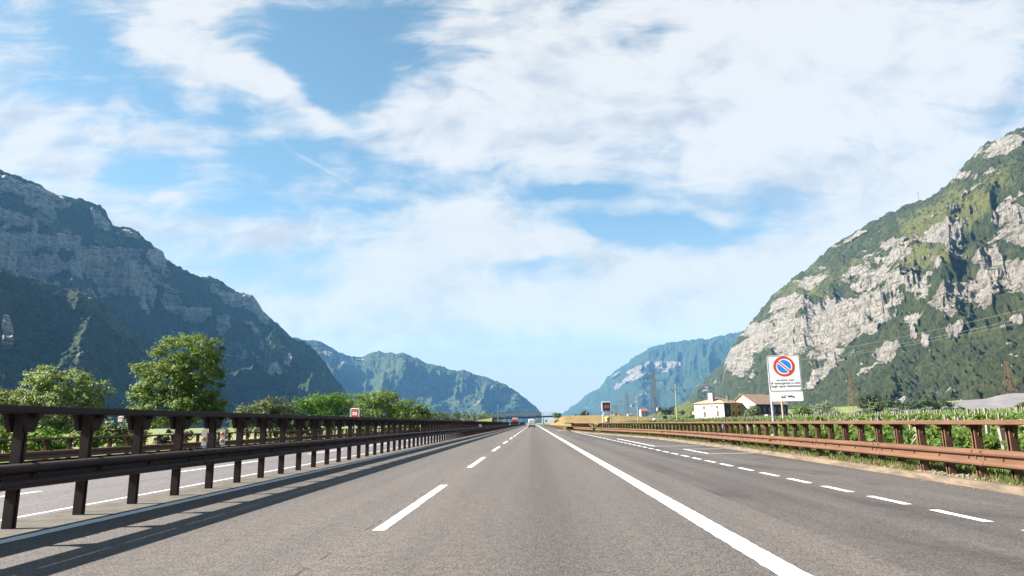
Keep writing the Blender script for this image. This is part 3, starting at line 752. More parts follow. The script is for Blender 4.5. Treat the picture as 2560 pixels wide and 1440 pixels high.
def sgn_no_parking():
    px, py = near_pt(27.1, .22)
    s = thing('no_parking_sign', 'white no parking sign with a crossed blue disc, on a leaning grey post', 'road sign', (px, py, 0), rot=(0, R_(-.3), R_(-11)))
    b = MB(); b.tube([(0, 0, -.3), (0, 0, 3.05)], .058, 14); b.build('post', M['galv'], s, smooth=False)
    b = MB(); b.box((-.02, -.07, .66), (.26, .03, .05)); b.box((-.02, -.07, .60), (.2, .03, .02)); b.build('clamp', M['white_metal'], s)
    cx, cz = .54, 2.99
    b = MB(); b.prism(rounded(1.20, 1.40, .09), -.10, -.085); bd = b.build('board', M['white_board'], s); bd.location = (cx, 0, cz)
    b = MB()
    o, i_ = rounded(1.16, 1.36, .085), rounded(1.125, 1.325, .075); n = len(o)
    vs = [(p[0], y, p[1]) for y in (-.1035, -.1005) for p in o]+[(p[0], y, p[1]) for y in (-.1035, -.1005) for p in i_]
    fs = []
    for k in range(n):
        j = (k+1) % n; fs += [(k, j, 2*n+j, 2*n+k), (k, n+k, n+j, j), (2*n+k, 2*n+j, 3*n+j, 3*n+k)]
    b.add(vs, fs); b.build('border', M['frame_grey'], bd)
    b = MB(); zc = .27
    ring(b, .305, .385, -.106, -.1015); rg = b.build('red_ring', M['red'], bd); rg.location = (0, 0, zc)
    b = MB(); b.prism(disc(.250), -.1045, -.1015); q = b.build('blue_disc', M['blue'], bd); q.location = (0, 0, zc)
    b = MB(); b.box((0, -.106, 0), (.66, .004, .052)); q = b.build('red_bar', M['red'], bd); q.location = (0, 0, zc); q.rotation_euler = (0, R_(43), 0)
    b = MB()
    for e in (-1, 1): b.box((0, -.1055, e*.042), (.53, .003, .034))
    q = b.build('white_stripe', M['white_board'], bd); q.location = (0, 0, zc); q.rotation_euler = (0, R_(43), 0)
    for k, line in enumerate(('eccetto casi', 'di emergenza e solo', 'negli spazi delimitati')):
        text('lettering', line, .122, (0, -.103, -.255-k*.118), M['ink'], bd, space=1.08)
    b = MB(); b.prism(rounded(1.20, .36, .03), -.10, -.085); pl = b.build('lower_plate', M['white_board'], s); pl.location = (cx, 0, 2.10)
    # tow truck lifting a car, drawn as thin dark shapes
    b = MB()
    b.prism([(-.24, -.05), (-.06, -.03), (-.06, 0), (-.24, -.005)], -.104, -.101)
    b.prism([(-.24, -.005), (-.18, .0), (-.18, .035), (-.225, .03)], -.104, -.101)
    b.prism([(-.11, .0), (-.025, .115), (-.012, .105), (-.085, 0)], -.104, -.101)
    for x in (-.20, -.10):
        b.prism([(x+.03*math.cos(a), -.06+.03*math.sin(a)) for a in [2*math.pi*k/12 for k in range(12)]], -.105, -.1015)
    b.build('tow_truck_symbol', M['ink'], pl).scale = (.8, 1, .62)
    b = MB(); b.prism([(.03, .02), (.10, .035), (.17, .075), (.25, .055), (.30, .01), (.37, -.015), (.38, -.05), (.30, -.045), (.03, -.01)], -.104, -.101)
    for x, z in ((.10, -.025), (.31, -.06)):
        b.prism([(x+.028*math.cos(a), z+.028*math.sin(a)) for a in [2*math.pi*k/12 for k in range(12)]], -.105, -.1015)
    b.build('lifted_car_symbol', M['ink'], pl).scale = (.8, 1, .62)
    return s
sgn_no_parking()
def sos(x, y, z0, label, lab2, red, kind):
    s = thing('sos_sign', label, 'road sign', (x, y, z0), rz=R_(5 if kind else -14))
    b = MB(); W, T0, B0 = .50, 3.40, 2.32
    loop = [(p[0], 0, p[1]+(T0+B0)/2) for p in rounded(2*W, T0-B0, .14, 5)]
    b.tube(loop+[loop[0]], .038, 8, False); b.build('frame', M['white_metal'], s)
    b = MB(); b.tube([(-W+.02, 0, -.4), (-W+.02, 0, 2.02), (-W+.06, 0, 2.18), (-W+.16, 0, 2.27), (W-.16, 0, 2.27), (W-.06, 0, 2.18), (W-.02, 0, 2.02), (W-.02, 0, -.4)], .034, 8); b.build('legs', M['white_metal'], s)
    b = MB(); b.box((0, .0, 2.86), (.80, .03, .84)); b.build('panel_edge', M['frame_grey'] if kind else M['plaster'], s)
    b = MB(); b.box((0, -.02, 2.86), (.70, .02, .74)); pn = b.build('panel', red, s)
    text('lettering', 'SOS', .46, (0, -.0335, 2.845), M['white_metal'], pn, bold=.016, sx=.62, space=1.12)
    c = thing('call_box', lab2, 'emergency phone', (x+(.02 if kind else .32), y-.25, z0))
    if kind:
        b = MB(); b.tube([(0, 0, -.4), (0, 0, .95)], .055, 10); b.build('pole', M['concrete'], c)
        b = MB(); b.lathe([(.20, .98), (.24, 1.0), (.24, 1.12), (.20, 1.15)], 18); b.build('yellow_foot', M['yellow'], c, smooth=False)
        b = MB(); b.lathe([(.235, 1.15), (.235, 1.52)], 18); b.build('steel_drum', M['galv'], c, smooth=True)
        b = MB(); b.lathe([(.25, 1.52), (.33, 1.56), (.33, 1.64), (.28, 1.74), (.15, 1.80), (.03, 1.82)], 20); b.build('yellow_hood', M['yellow'], c, smooth=True)
        b = MB(); b.tube([(0, 0, 1.80), (0, 0, 2.34)], .03, 8); b.build('mast', M['galv'], c)
    else:
        b = MB(); b.box((0, 0, .72), (.36, .26, 1.9)); b.build('cabinet', M['white_metal'], c, bevel=.03)
        b = MB(); b.lathe([(.10, 1.67), (.10, 1.85), (.14, 1.9), (.15, 2.0), (.10, 2.10), (.02, 2.12)], 14); b.build('amber_light', M['amber'], c, smooth=True)
p = near_pt(75.4, .9)
sos(p[0]+.05, p[1]+.4, 0, 'dark red SOS sign in a white tube frame by the right guard rail', 'yellow hooded emergency phone standing under the right SOS sign', M['sosred'], 1)
sos(-18.95-.3, 74.5, -.42, 'bright red SOS sign in a white tube frame before the left trees', 'white emergency call column with an amber top beside the left SOS sign', M['sosred2'], 0)
# box behind the rail
px, py = near_pt(36.8, .75)
s = thing('utility_box', 'grey and yellow box half hidden behind the right guard rail posts', 'utility box', (px, py, .02), rz=R_(12))
b = MB(); b.box((-.12, 0, .52), (.22, .3, .9)); b.build('cabinet', M['galv'], s, bevel=.02)
b = MB(); b.prism([(0, .45), (.34, .50), (.30, .72), (.12, 1.0), (0, 1.0)], -.14, .14); b.build('yellow_cover', M['yellow'], s)
b = MB(); b.prism([(0, .84), (.13, .84), (.06, .98), (0, .98)], -.15, -.142); b.build('black_patch', M['black'], s)
# ------------------------------------------------------------------ vehicles
def wheel(b, x, y, z, r, w_):
    n = 16
    vs = [(x+sx_*w_/2, y+r*math.cos(2*math.pi*k/n), z+r*math.sin(2*math.pi*k/n)) for sx_ in (-1, 1) for k in range(n)]
    b.add(vs, [tuple(range(n))[::-1], tuple(range(n, 2*n))]+[(k, (k+1) % n, n+(k+1) % n, n+k) for k in range(n)])
def van(x, y):
    s = thing('van', 'white panel van driving ahead in the right-hand lane', 'van', (x, y, 0))
    L, Wd, Ht = 5.4, 1.95, 2.25
    sec = lambda yq, z0, z1, w0, w1: [(-w0/2, yq, z0), (-w0/2-.0, yq, z0+(z1-z0)*.45), (-w1/2-.03, yq, z1-.35), (-w1/2+.10, yq, z1-.05), (-w1/2+.25, yq, z1), (w1/2-.25, yq, z1), (w1/2-.10, yq, z1-.05), (w1/2+.03, yq, z1-.35), (w0/2, yq, z0+(z1-z0)*.45), (w0/2, yq, z0)]
    rings = [sec(0, .42, 2.20, 1.9, 1.66), sec(.08, .38, Ht, 1.96, 1.74), (sec(3.6, .38, Ht, 1.96, 1.74)), sec(4.3, .38, 1.95, 1.96, 1.66), sec(4.75, .38, 1.15, 1.94, 1.7), sec(5.35, .40, .98, 1.8, 1.6)]
    b = MB(); n = 10; vs = [p for r in rings for p in r]
    fs = [(i*n+k, i*n+(k+1) % n, (i+1)*n+(k+1) % n, (i+1)*n+k) for i in range(len(rings)-1) for k in range(n)]+[tuple(range(n)), tuple((len(rings)-1)*n+k for k in range(n))[::-1]]
    b.add(vs, fs); b.build('body', M['white_paint'], s, bevel=.03)
    for sx_ in (-1, 1):
        b = MB(); b.box((sx_*.43, -.012, 1.62), (.68, .012, .62)); b.build('rear_window', M['white_paint'], s)
        b = MB(); b.box((sx_*.90, -.015, 1.05), (.11, .03, .42)); b.build('tail_light', M['red_paint'], s)
        b = MB(); b.box((sx_*1.12, 3.9, 1.35), (.22, .12, .28)); b.build('mirror', M['black'], s)
        for yq in (.95, 4.35):
            b = MB(); wheel(b, sx_*.84, yq, .33, .33, .22); b.build('wheel', M['black'], s)
    b = MB(); b.box((0, -.06, .50), (1.9, .12, .20)); b.build('bumper', M['black'], s)
    b = MB(); b.box((0, .6, .34), (1.6, .9, .18)); b.build('underbody', M['black'], s)
    b = MB(); b.box((.0, -.02, .82), (.52, .012, .12)); b.build('number_plate', M['white_metal'], s)
van(-.42, 190)
def truck(x, y):
    s = thing('truck', 'red lorry coming towards us on the opposite carriageway', 'lorry', (x, y, -.1))
    b = MB(); b.prism([(0, .55), (2.2, .55), (2.2, 3.2), (.75, 3.35), (.12, 2.6), (0, 1.5)], -1.22, 1.22, 'x'); b.build('cab', M['red_paint'], s, bevel=.05)
    b = MB(); b.prism([(-.02, 1.62), (.10, 2.55), (.13, 2.55), (.02, 1.62)], -1.08, 1.08, 'x'); b.build('windscreen', M['glass'], s)
    b = MB(); b.box((0, 8.2, 2.45), (2.5, 11.2, 2.75)); b.build('trailer', M['white_paint'], s, bevel=.04)
    b = MB(); b.box((0, -.05, .62), (2.4, .2, .42)); b.build('bumper', M['frame_grey'], s)
    b = MB(); b.box((0, -.02, 1.22), (1.7, .06, .5)); b.build('grille', M['black'], s)
    for sx_ in (-1, 1):
        b = MB(); b.box((sx_*.93, -.165, .66), (.34, .05, .2)); b.build('headlight', M['white_metal'], s)
        b = MB(); b.box((sx_*1.38, .2, 2.1), (.22, .15, .7)); b.build('mirror', M['black'], s)
        for yq in (1.2, 9.5, 11.0, 12.5):
            b = MB(); wheel(b, sx_*1.02, yq, .5, .5, .34); b.build('wheel', M['black'], s)
truck(-8.6, 330)

# ------------------------------------------------------------------ overpass
YB = 600
s = thing('overpass', 'concrete road overpass crossing the motorway, with a mesh fence along its deck', 'bridge', (0, YB, 0))
b = MB(); b.prism([(-33.5, 4.75), (21.5, 6.05), (21.5, 7.3), (-33.5, 6.0)], 0, 8); b.build('deck', M['median'], s)
b = MB()
for z in (.35, .8): b.prism([(-33.5, 6.0+z), (21.5, 7.3+z), (21.5, 7.42+z), (-33.5, 6.12+z)], -.1, .05)
b.build('guard_rail', M['rust_shaded'], s)
fence_mat, tt = new_mat('fine_fence_mesh'); setc(tt, tt.mix(.0, (.42, .45, .48), (.42, .45, .48)))
tr = tt.n('ShaderNodeBsdfTransparent'); mx = tt.n('ShaderNodeMixShader', ins={0: .45}); tt.nt.links.new(tt.b.outputs[0], mx.inputs[1]); tt.nt.links.new(tr.outputs[0], mx.inputs[2]); tt.nt.links.new(mx.outputs[0], tt.out.inputs[0])
b = MB(); b.prism([(-33.5, 7.0), (8.0, 8.0), (7.2, 10.6), (-33.5, 9.3)], -.22, -.18); b.build('fence_mesh', fence_mat, s)
b = MB()
for k in range(28):
    x = -33+k*2; z = 6.0+(x+33.5)*1.3/55; b.box((x, -.25, z+1.75), (.14, .1, 3.5))
for dz in (2.4, 3.45): b.prism([(-33.5, 6.0+dz), (21.5, 7.3+dz), (21.5, 7.37+dz), (-33.5, 6.07+dz)], -.28, -.2)
b.build('fence_posts', M['frame_grey'], s)
for x in (-21.2, 8.9):
    b = MB(); b.box((x, 2, 2.6), (1.15, 1.6, 5.4)); b.build('pier', M['white_metal'], s)
for x0, x1 in ((-36, -33.6), (21.6, 25)):
    b = MB(); b.box(((x0+x1)/2, 4, 3.2), (x1-x0, 9, 6.4)); b.build('abutment', M['concrete'], s)
def bank(name, pts, yc, half, mat, slope, **kw):
    """earth bank along x: crest height per x, falling to the ground on both sides"""
    rows = []
    for x, z in pts:
        hz = max(z, .05); r = []
        for q in np.linspace(0, 1, 9): r.append((x+(fbm(np.array([x*.11]), np.array([q*4]), 2, 3)[0]-.5)*.8, yc-half-slope*hz*(1-q)-(0), -.9+(hz+.9)*q+(fbm(np.array([x*.2]), np.array([q*5.]), 3, 7)[0]-.5)*.5*(0 < q < 1)))
        for q in np.linspace(0, 1, 4)[1:]: r.append((x, yc-half+2*half*q, hz))
        for q in np.linspace(1, 0, 5)[1:]: r.append((x, yc+half+slope*hz*(1-q), -.9+(hz+.9)*q))
        rows.append(r)
    return sheet(name, rows, mat, smooth=True, **kw)
xs_ = np.linspace(13, 150, 60)
bank('golden_embankment', [(x, 7.0*(max(0, (x-13)/13)**.8 if x < 26 else 1 if x < 62 else max(0, 1-((x-62)/88)**1.3))) for x in xs_], YB+4, 7, M['golden'], 4.2, kind='structure')
bank('green_embankment', [(x, 6.2*max(0, 1-((-35-x)/34))) for x in np.linspace(-35, -69, 20)], YB+4, 6, M['green_bank'], 2.6, kind='structure')
for x, px_, nm in ((-21, 1308, 0), (10, 1366, 1)):
    q = at(px_, 1055, 640 if nm == 0 else 560)
    g = thing('direction_sign', 'small green road sign under the left half of the overpass' if nm == 0 else 'small green road sign beside the right pier of the overpass', 'road sign', (q.x, q.y, 0))
    b = MB(); b.box((0, 0, 1.6), (.14, .1, 3.2)); b.build('post', M['galv'], g)
    b = MB(); b.box((0, -.08, 2.7), (1.7, .05, 1.3)); b.build('board', M['teal'], g)
    b = MB(); b.box((0, -.08, 3.75), (.9, .05, .7)); b.build('upper_plate', M['white_metal'], g)
q = at(1244.5, 1048, 590)
g = thing('street_lamp', 'tall thin street lamp at the left end of the overpass', 'street lamp', (q.x, q.y, 0))
b = MB(); b.tube([(0, 0, 0), (0, 0, 15.8)], [.16, .09], 8); b.build('pole', M['galv'], g)
b = MB(); b.box((.15, 0, 16.0), (1.0, .5, .5)); b.build('lamp_head', M['white_metal'], g)

# ------------------------------------------------------------------ poles, wires, pylons
XP = 37.0
POLES = [(28, 'off the right edge', 9.4), (104, 'x', 10.2), (180, 'x', 10.2), (247, 'x', 10.2), (331, 'x', 10.2), (430, 'x', 10)]
labs = ['wooden utility pole past the right edge of the road view', 'wooden utility pole behind the no parking sign, its top hidden by the board', 'pale utility pole with a crossarm standing left of the old farmhouse', 'pale utility pole between the two nearest dark lattice pylons', 'thin pale utility pole just right of the right SOS sign', 'small distant white pole on the golden embankment, left of the right SOS sign']
tops = []
for (y, _, hh), lb in zip(POLES, labs):
    x = XP if y < 400 else 33.0
    z0 = gz(x)
    pr = thing('utility_pole', lb, 'utility pole', (x, y, z0), group='wooden power poles beside the vineyard')
    b = MB(); b.tube([(0, 0, -.3), (0, 0, hh+.6)], [.17, .11], 10); b.build('shaft', M['wood'], pr)
    b = MB(); b.box((0, 0, hh-.35), (1.7, .1, .12)); b.build('crossarm', M['wood'], pr)
    b = MB()
    for dx, dz in ((-.75, -.1), (.75, -.1), (0, .75)): b.lathe([(.03, 0), (.07, .06), (.05, .12), (.07, .18), (.03, .24)], 8, (dx, 0, hh-.2+dz-.05))
    b.build('insulators', M['white_metal'], pr)
    tops.append((x, y, z0+hh))
for (dx, dz), lb in zip(((-.75, 0), (.75, 0), (0, .8)), ('left lower power wire strung between the utility poles beside the vineyard', 'right lower power wire strung between the utility poles beside the vineyard', 'topmost power wire strung between the utility poles beside the vineyard')):
    pts = []
    for (x0, y0, z0), (x1, y1, z1) in zip(tops, tops[1:]):
        for k in range(14):
            q = k/14; pts.append((x0+(x1-x0)*q+dx, y0+(y1-y0)*q, z0+(z1-z0)*q+dz-1.1*4*q*(1-q)))
    x1, y1, z1 = tops[-1]; pts.append((x1+dx, y1, z1+dz))
    b = MB(); b.tube(pts, .011, 5); b.build('power_wire', M['cable'], None, label=lb, cat='wire', group='power wires along the pole line')
def pylon(x, y, z0, hh, base, topw, arms, mat, label, group, nb=9):
    p_ = thing('lattice_pylon', label, 'pylon', (x, y, z0), rz=R_(20), group=group)
    b = MB()
    cor = lambda z: base/2+(topw/2-base/2)*min(1, z/hh)
    for sx_ in (-1, 1):
        for sy_ in (-1, 1): b.tube([(sx_*base/2, sy_*base/2, 0), (sx_*topw/2, sy_*topw/2, hh)], .11 if hh < 30 else .13, 4)
    zs = [hh*(1-(1-k/nb)**1.25) for k in range(nb+1)]
    for z0_, z1_ in zip(zs, zs[1:]):
        a, c = cor(z0_), cor(z1_)
        for (s1, s2), (s3, s4) in (((-1, -1), (1, -1)), ((1, -1), (1, 1)), ((1, 1), (-1, 1)), ((-1, 1), (-1, -1))):
            b.tube([(s1*a, s2*a, z0_), (s3*c, s4*c, z1_)], .06, 4); b.tube([(s3*a, s4*a, z0_), (s1*c, s2*c, z1_)], .06, 4)
    b.build('tower', mat, p_)
    for z, x0, x1 in arms:
        b = MB(); b.tube([(x0, 0, z+.15), (0, 0, z+.9), (x1, 0, z+.15)], .07, 4); b.tube([(x0, 0, z), (x1, 0, z)], .07, 4); b.build('arm', mat, p_)
        b = MB()
        for xx in (x0, x1):
            if abs(xx) > 1: b.tube([(xx, 0, z), (xx, 0, z-1.3)], .08, 5)
        b.build('insulator', M['white_metal'], p_)
M['pylon'] = simple('rusty_lattice_steel', (.15, .075, .045), (.20, .095, .055), .5, .85)
M['pylon_d'] = simple('dull_lattice_steel', (.10, .085, .08), (.13, .11, .10), .5, .85)
q = at(1638, 1050, 365); pylon(q.x, 365, gz(q.x), 27.5, 3.6, 1.0, ((22.8, -4.2, .0), (22, 0, 4.6), (16, -4.8, 0)), M['pylon_d'], 'tall dark lattice pylon with three arms, left of the farmhouse', 'lattice pylons of the valley')
q = at(1568.5, 1030, 700); pylon(q.x, 700, gz(q.x), 28, 3.6, 1.4, ((23, -4, 4), (19, -4, 4)), M['pylon_d'], 'distant dark lattice pylon above the houses right of the SOS sign', 'lattice pylons of the valley')
q = at(1541, 1030, 1050); pylon(q.x, 1050, gz(q.x), 27, 3.6, 1.4, ((23, -4, 4), (19, -4, 4)), M['pylon_d'], 'faintest far lattice pylon, just right of the SOS sign', 'lattice pylons of the valley')
q = at(2134, 1026, 478); pylon(q.x, 478, 5.5, 26.5, 4.0, 1.3, ((22, -3.5, 3.5),), M['pylon'], 'rust coloured lattice pylon nearest to the right of the no parking sign', 'lattice pylons of the valley')
q = at(2528, 985, 470); pylon(q.x, 470, 15, 23, 5.6, 1.6, ((21, -4.5, 4.5),), M['pylon'], 'wide rust coloured lattice pylon behind the grey gravel bank at the right edge', 'lattice pylons of the valley')
q = at(2152, 1026, 700); pylon(q.x, 700, 4, 26, 3.4, 1.2, ((22, -3.5, 3.5),), M['pylon'], 'thin far rusty pylon just right of another lattice pylon on the forest slope', 'lattice pylons of the valley')
q = at(20, 1062, 95)
g = thing('utility_pole', 'dark utility pole with a crossarm rising over the trees at the left edge', 'utility pole', (q.x, 95, -1.6), group='left poles')
b = MB(); b.tube([(0, 0, 0), (0, 0, 8.4)], [.16, .11], 8); b.build('shaft', M['pylon_d'], g)
b = MB(); b.box((0, 0, 7.9), (1.9, .12, .14)); b.build('crossarm', M['pylon_d'], g)
b = MB()
for x in (-.85, .85): b.lathe([(.05, 0), (.14, .05), (.14, .14), (.05, .22)], 8, (x, 0, 7.95))
b.build('insulators', M['white_metal'], g)

# ------------------------------------------------------------------ houses
def gable(parent, name, x0, x1, y0, y1, zb, zt, zr, wall, roof, axis='y', ov=.5):
    b = MB(); prof = [(0, zb), (1, zb), (1, zt), (.5, zr), (0, zt)]
    if axis == 'y': b.prism([(x0+(x1-x0)*a, z) for a, z in prof], y0, y1, 'y')
    else: b.prism([(y0+(y1-y0)*a, z) for a, z in prof], x0, x1, 'x')
    wl = b.build(name, wall, parent)
    b = MB(); th = .25
    if axis == 'y':
        xm = (x0+x1)/2; k = (zr-zt)/((x1-x0)/2)
        for a, c in ((x0-ov, xm), (xm, x1+ov)):
            za = zr-abs(a-xm)*k+.03; zc = zr-abs(c-xm)*k+.03
            b.prism([(a, za), (c, zc), (c, zc+th), (a, za+th)], y0-ov, y1+ov, 'y')
    else:
        ym = (y0+y1)/2; k = (zr-zt)/((y1-y0)/2)
        for a, c in ((y0-ov, ym), (ym, y1+ov)):
            za = zr-abs(a-ym)*k+.03; zc = zr-abs(c-ym)*k+.03
            b.prism([(a, za), (c, zc), (c, zc+th), (a, za+th)], x0-ov, x1+ov, 'x')
    rf_ = b.build('roof', roof, parent)
    return wl, rf_
def farmhouse():
    c = at(1812.5, 1050, 345)
    h = thing('farmhouse', 'old farmhouse with a white front, a yellow side and a square tower', 'house', (c.x, 345, gz(c.x)-.2), rz=R_(-46))
    # local: corner at the origin; white front runs along -x (faces -y ... towards the sun), yellow side runs along +y
    W, D, E = 17.0, 16.5, 9.1
    b = MB(); b.box((-W/2, D/2, E/2), (W, D, E)); wl = b.build('white_walls', M['plaster'], h)
    b = MB(); b.box((.03, D/2+3.0, E/2), (.06, D-6.05, E)); b.build('yellow_side', M['ochre'], h)
    b = MB(); b.box((.05, 3.0, E/2-.1), (.1, 5.6, E-.5)); b.build('loggia_shade', M['dark_void'], h)  # dark sheet on the wall, painting the shade inside the loggia
    b = MB(); b.box((.12, 3.2, 5.0), (.05, .9, 2.2)); b.build('loggia_window', M['frame_grey'], h)
    hip = MB(); o = .55; zt = E+2.9
    vs = [(-W-o, -o, E), (o, -o, E), (o, D+o, E), (-W-o, D+o, E), (-W/2, W*.42, zt), (-W/2, D-W*.42, zt)]
    vs += [(x, y, z+.22) for x, y, z in vs]
    hip.add(vs, [(6, 7, 10), (7, 8, 11, 10), (8, 9, 11), (9, 6, 10, 11), (0, 1, 7, 6), (1, 2, 8, 7), (2, 3, 9, 8), (3, 0, 6, 9), (0, 3, 2, 1)])
    rf_ = hip.build('roof', M['roof'], h)
    b = MB(); b.box((-8.2, 2.6, E+2.6), (2.5, 2.5, 5.4)); tw = b.build('tower', M['plaster'], rf_)
    b = MB(); b.box((-2.6, 8.0, E+2.3), (.9, .9, 3.0)); b.box((-2.6, 8.0, E+3.9), (1.15, 1.15, .25)); b.build('chimney', M['concrete'], rf_)
    for x, z, a, c_ in ((-11.3, 7.3, .85, 1.3), (-3.9, 7.4, .85, 1.2), (-6.8, 7.9, .5, .5), (-11.0, 3.9, .95, 2.3), (-3.7, 4.2, .85, 2.3)):
        b = MB(); b.box((x, -.03, z), (a, .1, c_)); f = b.build('window', M['shutter'], h)
        b = MB(); b.box((x, -.08, z-c_/2-.08), (a+.3, .2, .12)); b.build('sill', M['concrete'], f)
    b = MB(); b.box((-10.0, -.45, 1.75), (2.8, .9, .18)); b.build('door_canopy', M['shutter'], h)
    b = MB(); b.box((-9.6, -.04, .85), (1.5, .1, 1.6)); b.build('door', M['white_metal'], h)
    for y in (8.0, 13.6):
        for z in (4.2, 7.4):
            b = MB(); b.box((.09, y, z), (.1, .85, 1.75)); f = b.build('window', M['glass'], h)
            b = MB(); b.box((.12, y+.85, z), (.08, .7, 1.75)); b.build('shutter', M['shutter'], f)
    b = MB(); b.box((.09, 10.9, E/2), (.1, .16, E-.2)); b.build('drainpipe', M['shutter'], h)
farmhouse()
def barn():
    c = at(1892, 1048, 350)
    h = thing('barn', 'long stone barn with a tiled gable roof and a dark open side', 'barn', (c.x, 350, gz(c.x)-.2), rz=R_(38))
    L, D = 28.0, 15.0
    gable(h, 'walls', 0, L, 0, D, 0, 8.3, 13.2, M['plaster'], M['roof'], 'x', .6)
    b = MB(); b.box((L/2+.3, -.12, 5.6), (L-1.6, .2, 5.0)); b.build('open_side_shade', M['dark_void'], h)  # dark sheet on the wall, painting shade for the barn's open side
    b = MB()
    for k in range(6): b.prism([(2.6+k*4.4+1.1*math.cos(a), 5.4+1.5*math.sin(a)) for a in [2*math.pi*i/14 for i in range(14)]], -.29, -.23)
    b.build('hay_arches', M['frame_grey'], h)
    b = MB(); b.add([(5.6, -4.6, 1.85), (L+2, -4.6, 1.85), (L, -.3, 3.4), (5.6, -.3, 3.4), (5.6, -4.6, 2.05), (L+2, -4.6, 2.05), (L, -.3, 3.6), (5.6, -.3, 3.6)], [(0, 1, 2, 3), (4, 7, 6, 5), (0, 4, 5, 1), (1, 5, 6, 2), (2, 6, 7, 3), (3, 7, 4, 0)]); b.build('lean_to_roof', M['roof_red'], h)
    b = MB(); b.box((4.4, -2.2, 1.5), (2.4, 4.0, 3.0)); b.box((L-.4, -2.4, .9), (.4, 3.4, 1.8)); b.build('lean_to_wall', M['plaster'], h)
    b = MB(); b.box((2.5, 10.5, 13.0), (.6, .6, 2.6)); b.build('chimney', M['concrete'], h)
    for y, z in ((4.5, 5.2), (9.5, 5.2)):
        b = MB(); b.box((-.03, y, z), (.1, 1.0, 1.6)); b.build('window', M['shutter'], h)
barn()
def cottage(px, pw, ytop, ybase, Y, label, wall, roof, rz=0, grp='distant village houses'):
    q = at(px, ybase, Y); wd = pw*Y/1735; hh = max(1.5, (ybase-ytop)*Y/1735)
    h = thing('house', label, 'house', (q.x, Y, q.z), rz=R_(rz), group=grp)
    gable(h, 'wall', -wd/2, wd/2, 0, wd*.8, -3, hh*.62, hh, wall, roof, 'x', .4)
    for k in range(2):
        b = MB(); b.box((-wd/4+k*wd/2, -.06, hh*.33), (wd*.1, .1, hh*.24)); b.build('window', M['shutter'], h)
cottage(1743, 13, 1027, 1041, 800, 'small house with a red roof half hidden left of the farmhouse', M['plaster'], M['roof_red'], 25)
cottage(1577, 12, 1033, 1046, 1300, 'white cottage with a grey roof, leftmost of the hillside houses', M['plaster'], M['roof'], 20)
cottage(1612, 18, 1022, 1037, 1400, 'long house with a red roof behind the pale utility pole', M['plaster'], M['roof_red'], 10)
cottage(1650, 10, 1018, 1024, 1500, 'tiny pale house on the crest of the green hill behind the lattice pylon', M['plaster'], M['roof_red'], 30)
cottage(1532, 12, 1036, 1046, 1400, 'pale house in the village just right of the SOS sign', M['plaster'], M['roof_red'], -10)
cottage(1552, 10, 1035, 1046, 1300, 'peach house beside a dark conifer in the village', M['ochre'], M['roof_red'], 20)
cottage(418, 16, 980, 990, 1700, 'grey house at the foot of the shaded mountain, between the two left trees', M['plaster'], M['roof'], 15)
cottage(300, 14, 1040, 1049, 900, 'pale house seen under the median top rail on the far left fields', M['plaster'], M['roof'], -15)
cottage(350, 12, 1043, 1050, 1000, 'small house among the far left fields, behind the big tree', M['plaster'], M['roof'], 25)
q = at(1641, 1054, 330)
g = thing('shed', 'small white shed with a round roof at the foot of the dark lattice pylon', 'shed', (q.x, 330, gz(q.x)))
b = MB(); b.prism([(-1.2, 0), (1.2, 0), (1.2, 1.7)]+[(1.2*math.cos(R_(a)), 1.7+.9*math.sin(R_(a))) for a in range(15, 180, 15)]+[(-1.2, 1.7)], 0, 4); b.build('shell', M['white_metal'], g)
b = MB(); b.box((0, -.05, .8), (.9, .08, 1.6)); b.build('door', M['frame_grey'], g)
# ------------------------------------------------------------------ trees
def crown_pts(lobes, n, rs, clump=.55, per=38):
    """leaf positions in clumps spread through the lobes; normals point out of the clump"""
    vol = np.array([l[3]*l[4]*l[5] for l in lobes])**.75; vol /= vol.sum()
    C = []; N = []
    nc = max(4, n//per)
    for l, wv_ in zip(lobes, vol):
        k = max(2, int(round(nc*wv_)))
        d = rs.randn(k, 3); d /= np.linalg.norm(d, axis=1, keepdims=True)
        rad = rs.rand(k, 1)**.33; rad = .4+.72*rad
        cc = np.array(l[:3])+d*rad*np.array(l[3:6])
        m = per
        q = rs.randn(k, m, 3)*clump*(.5+.9*rs.rand(k, 1, 1))*np.array([1, 1, .62])
        p = cc[:, None, :]+q
        nn = q*.8+d[:, None, :]*.35+np.array([0, 0, .55])+rs.randn(k, m, 3)*.45
        C.append(p.reshape(-1, 3)); N.append(nn.reshape(-1, 3))
    return np.concatenate(C), np.concatenate(N)
def tree(name, label, loc, lobes, n, leaf, mat, trunk=(.18, 3.0), clump=.5, per=38, seed=0, group=None, cat='tree', limbs=6, mesh=None):
    rs = np.random.RandomState(seed+100)
    o = thing(name, label, cat, loc, group=group)
    C, N = crown_pts(lobes, n, rs, clump, per)
    keep = C[:, 2] > .05
    C, N = C[keep], N[keep]
    V, F = leaves(C, N, leaf*(.65+.7*rs.rand(len(C))), 1.5, seed)
    np_mesh('crown', V, F, M[mat] if isinstance(mat, str) else mat, o)
    if trunk:
        b = MB(); r, th = trunk
        b.tube([(0, 0, -.4), (.05, 0, th*.5), (0, .05, th), (.1, .0, th*1.5)], [r*1.25, r, r*.85, r*.45], 8)
        for k in range(limbs):
            l = lobes[k % len(lobes)]; p0 = Vector((0, 0, th*(.6+.08*k))); p1 = Vector(l[:3])+Vector(rs.randn(3)*.25*np.array(l[3:6]))
            mid = p0.lerp(p1, .5)+Vector((0, 0, .1*(p1-p0).length)); b.tube([p0, mid, p1], [r*.55, r*.35, r*.12], 6)
        b.build('trunk', M['bark'], o)
    return o
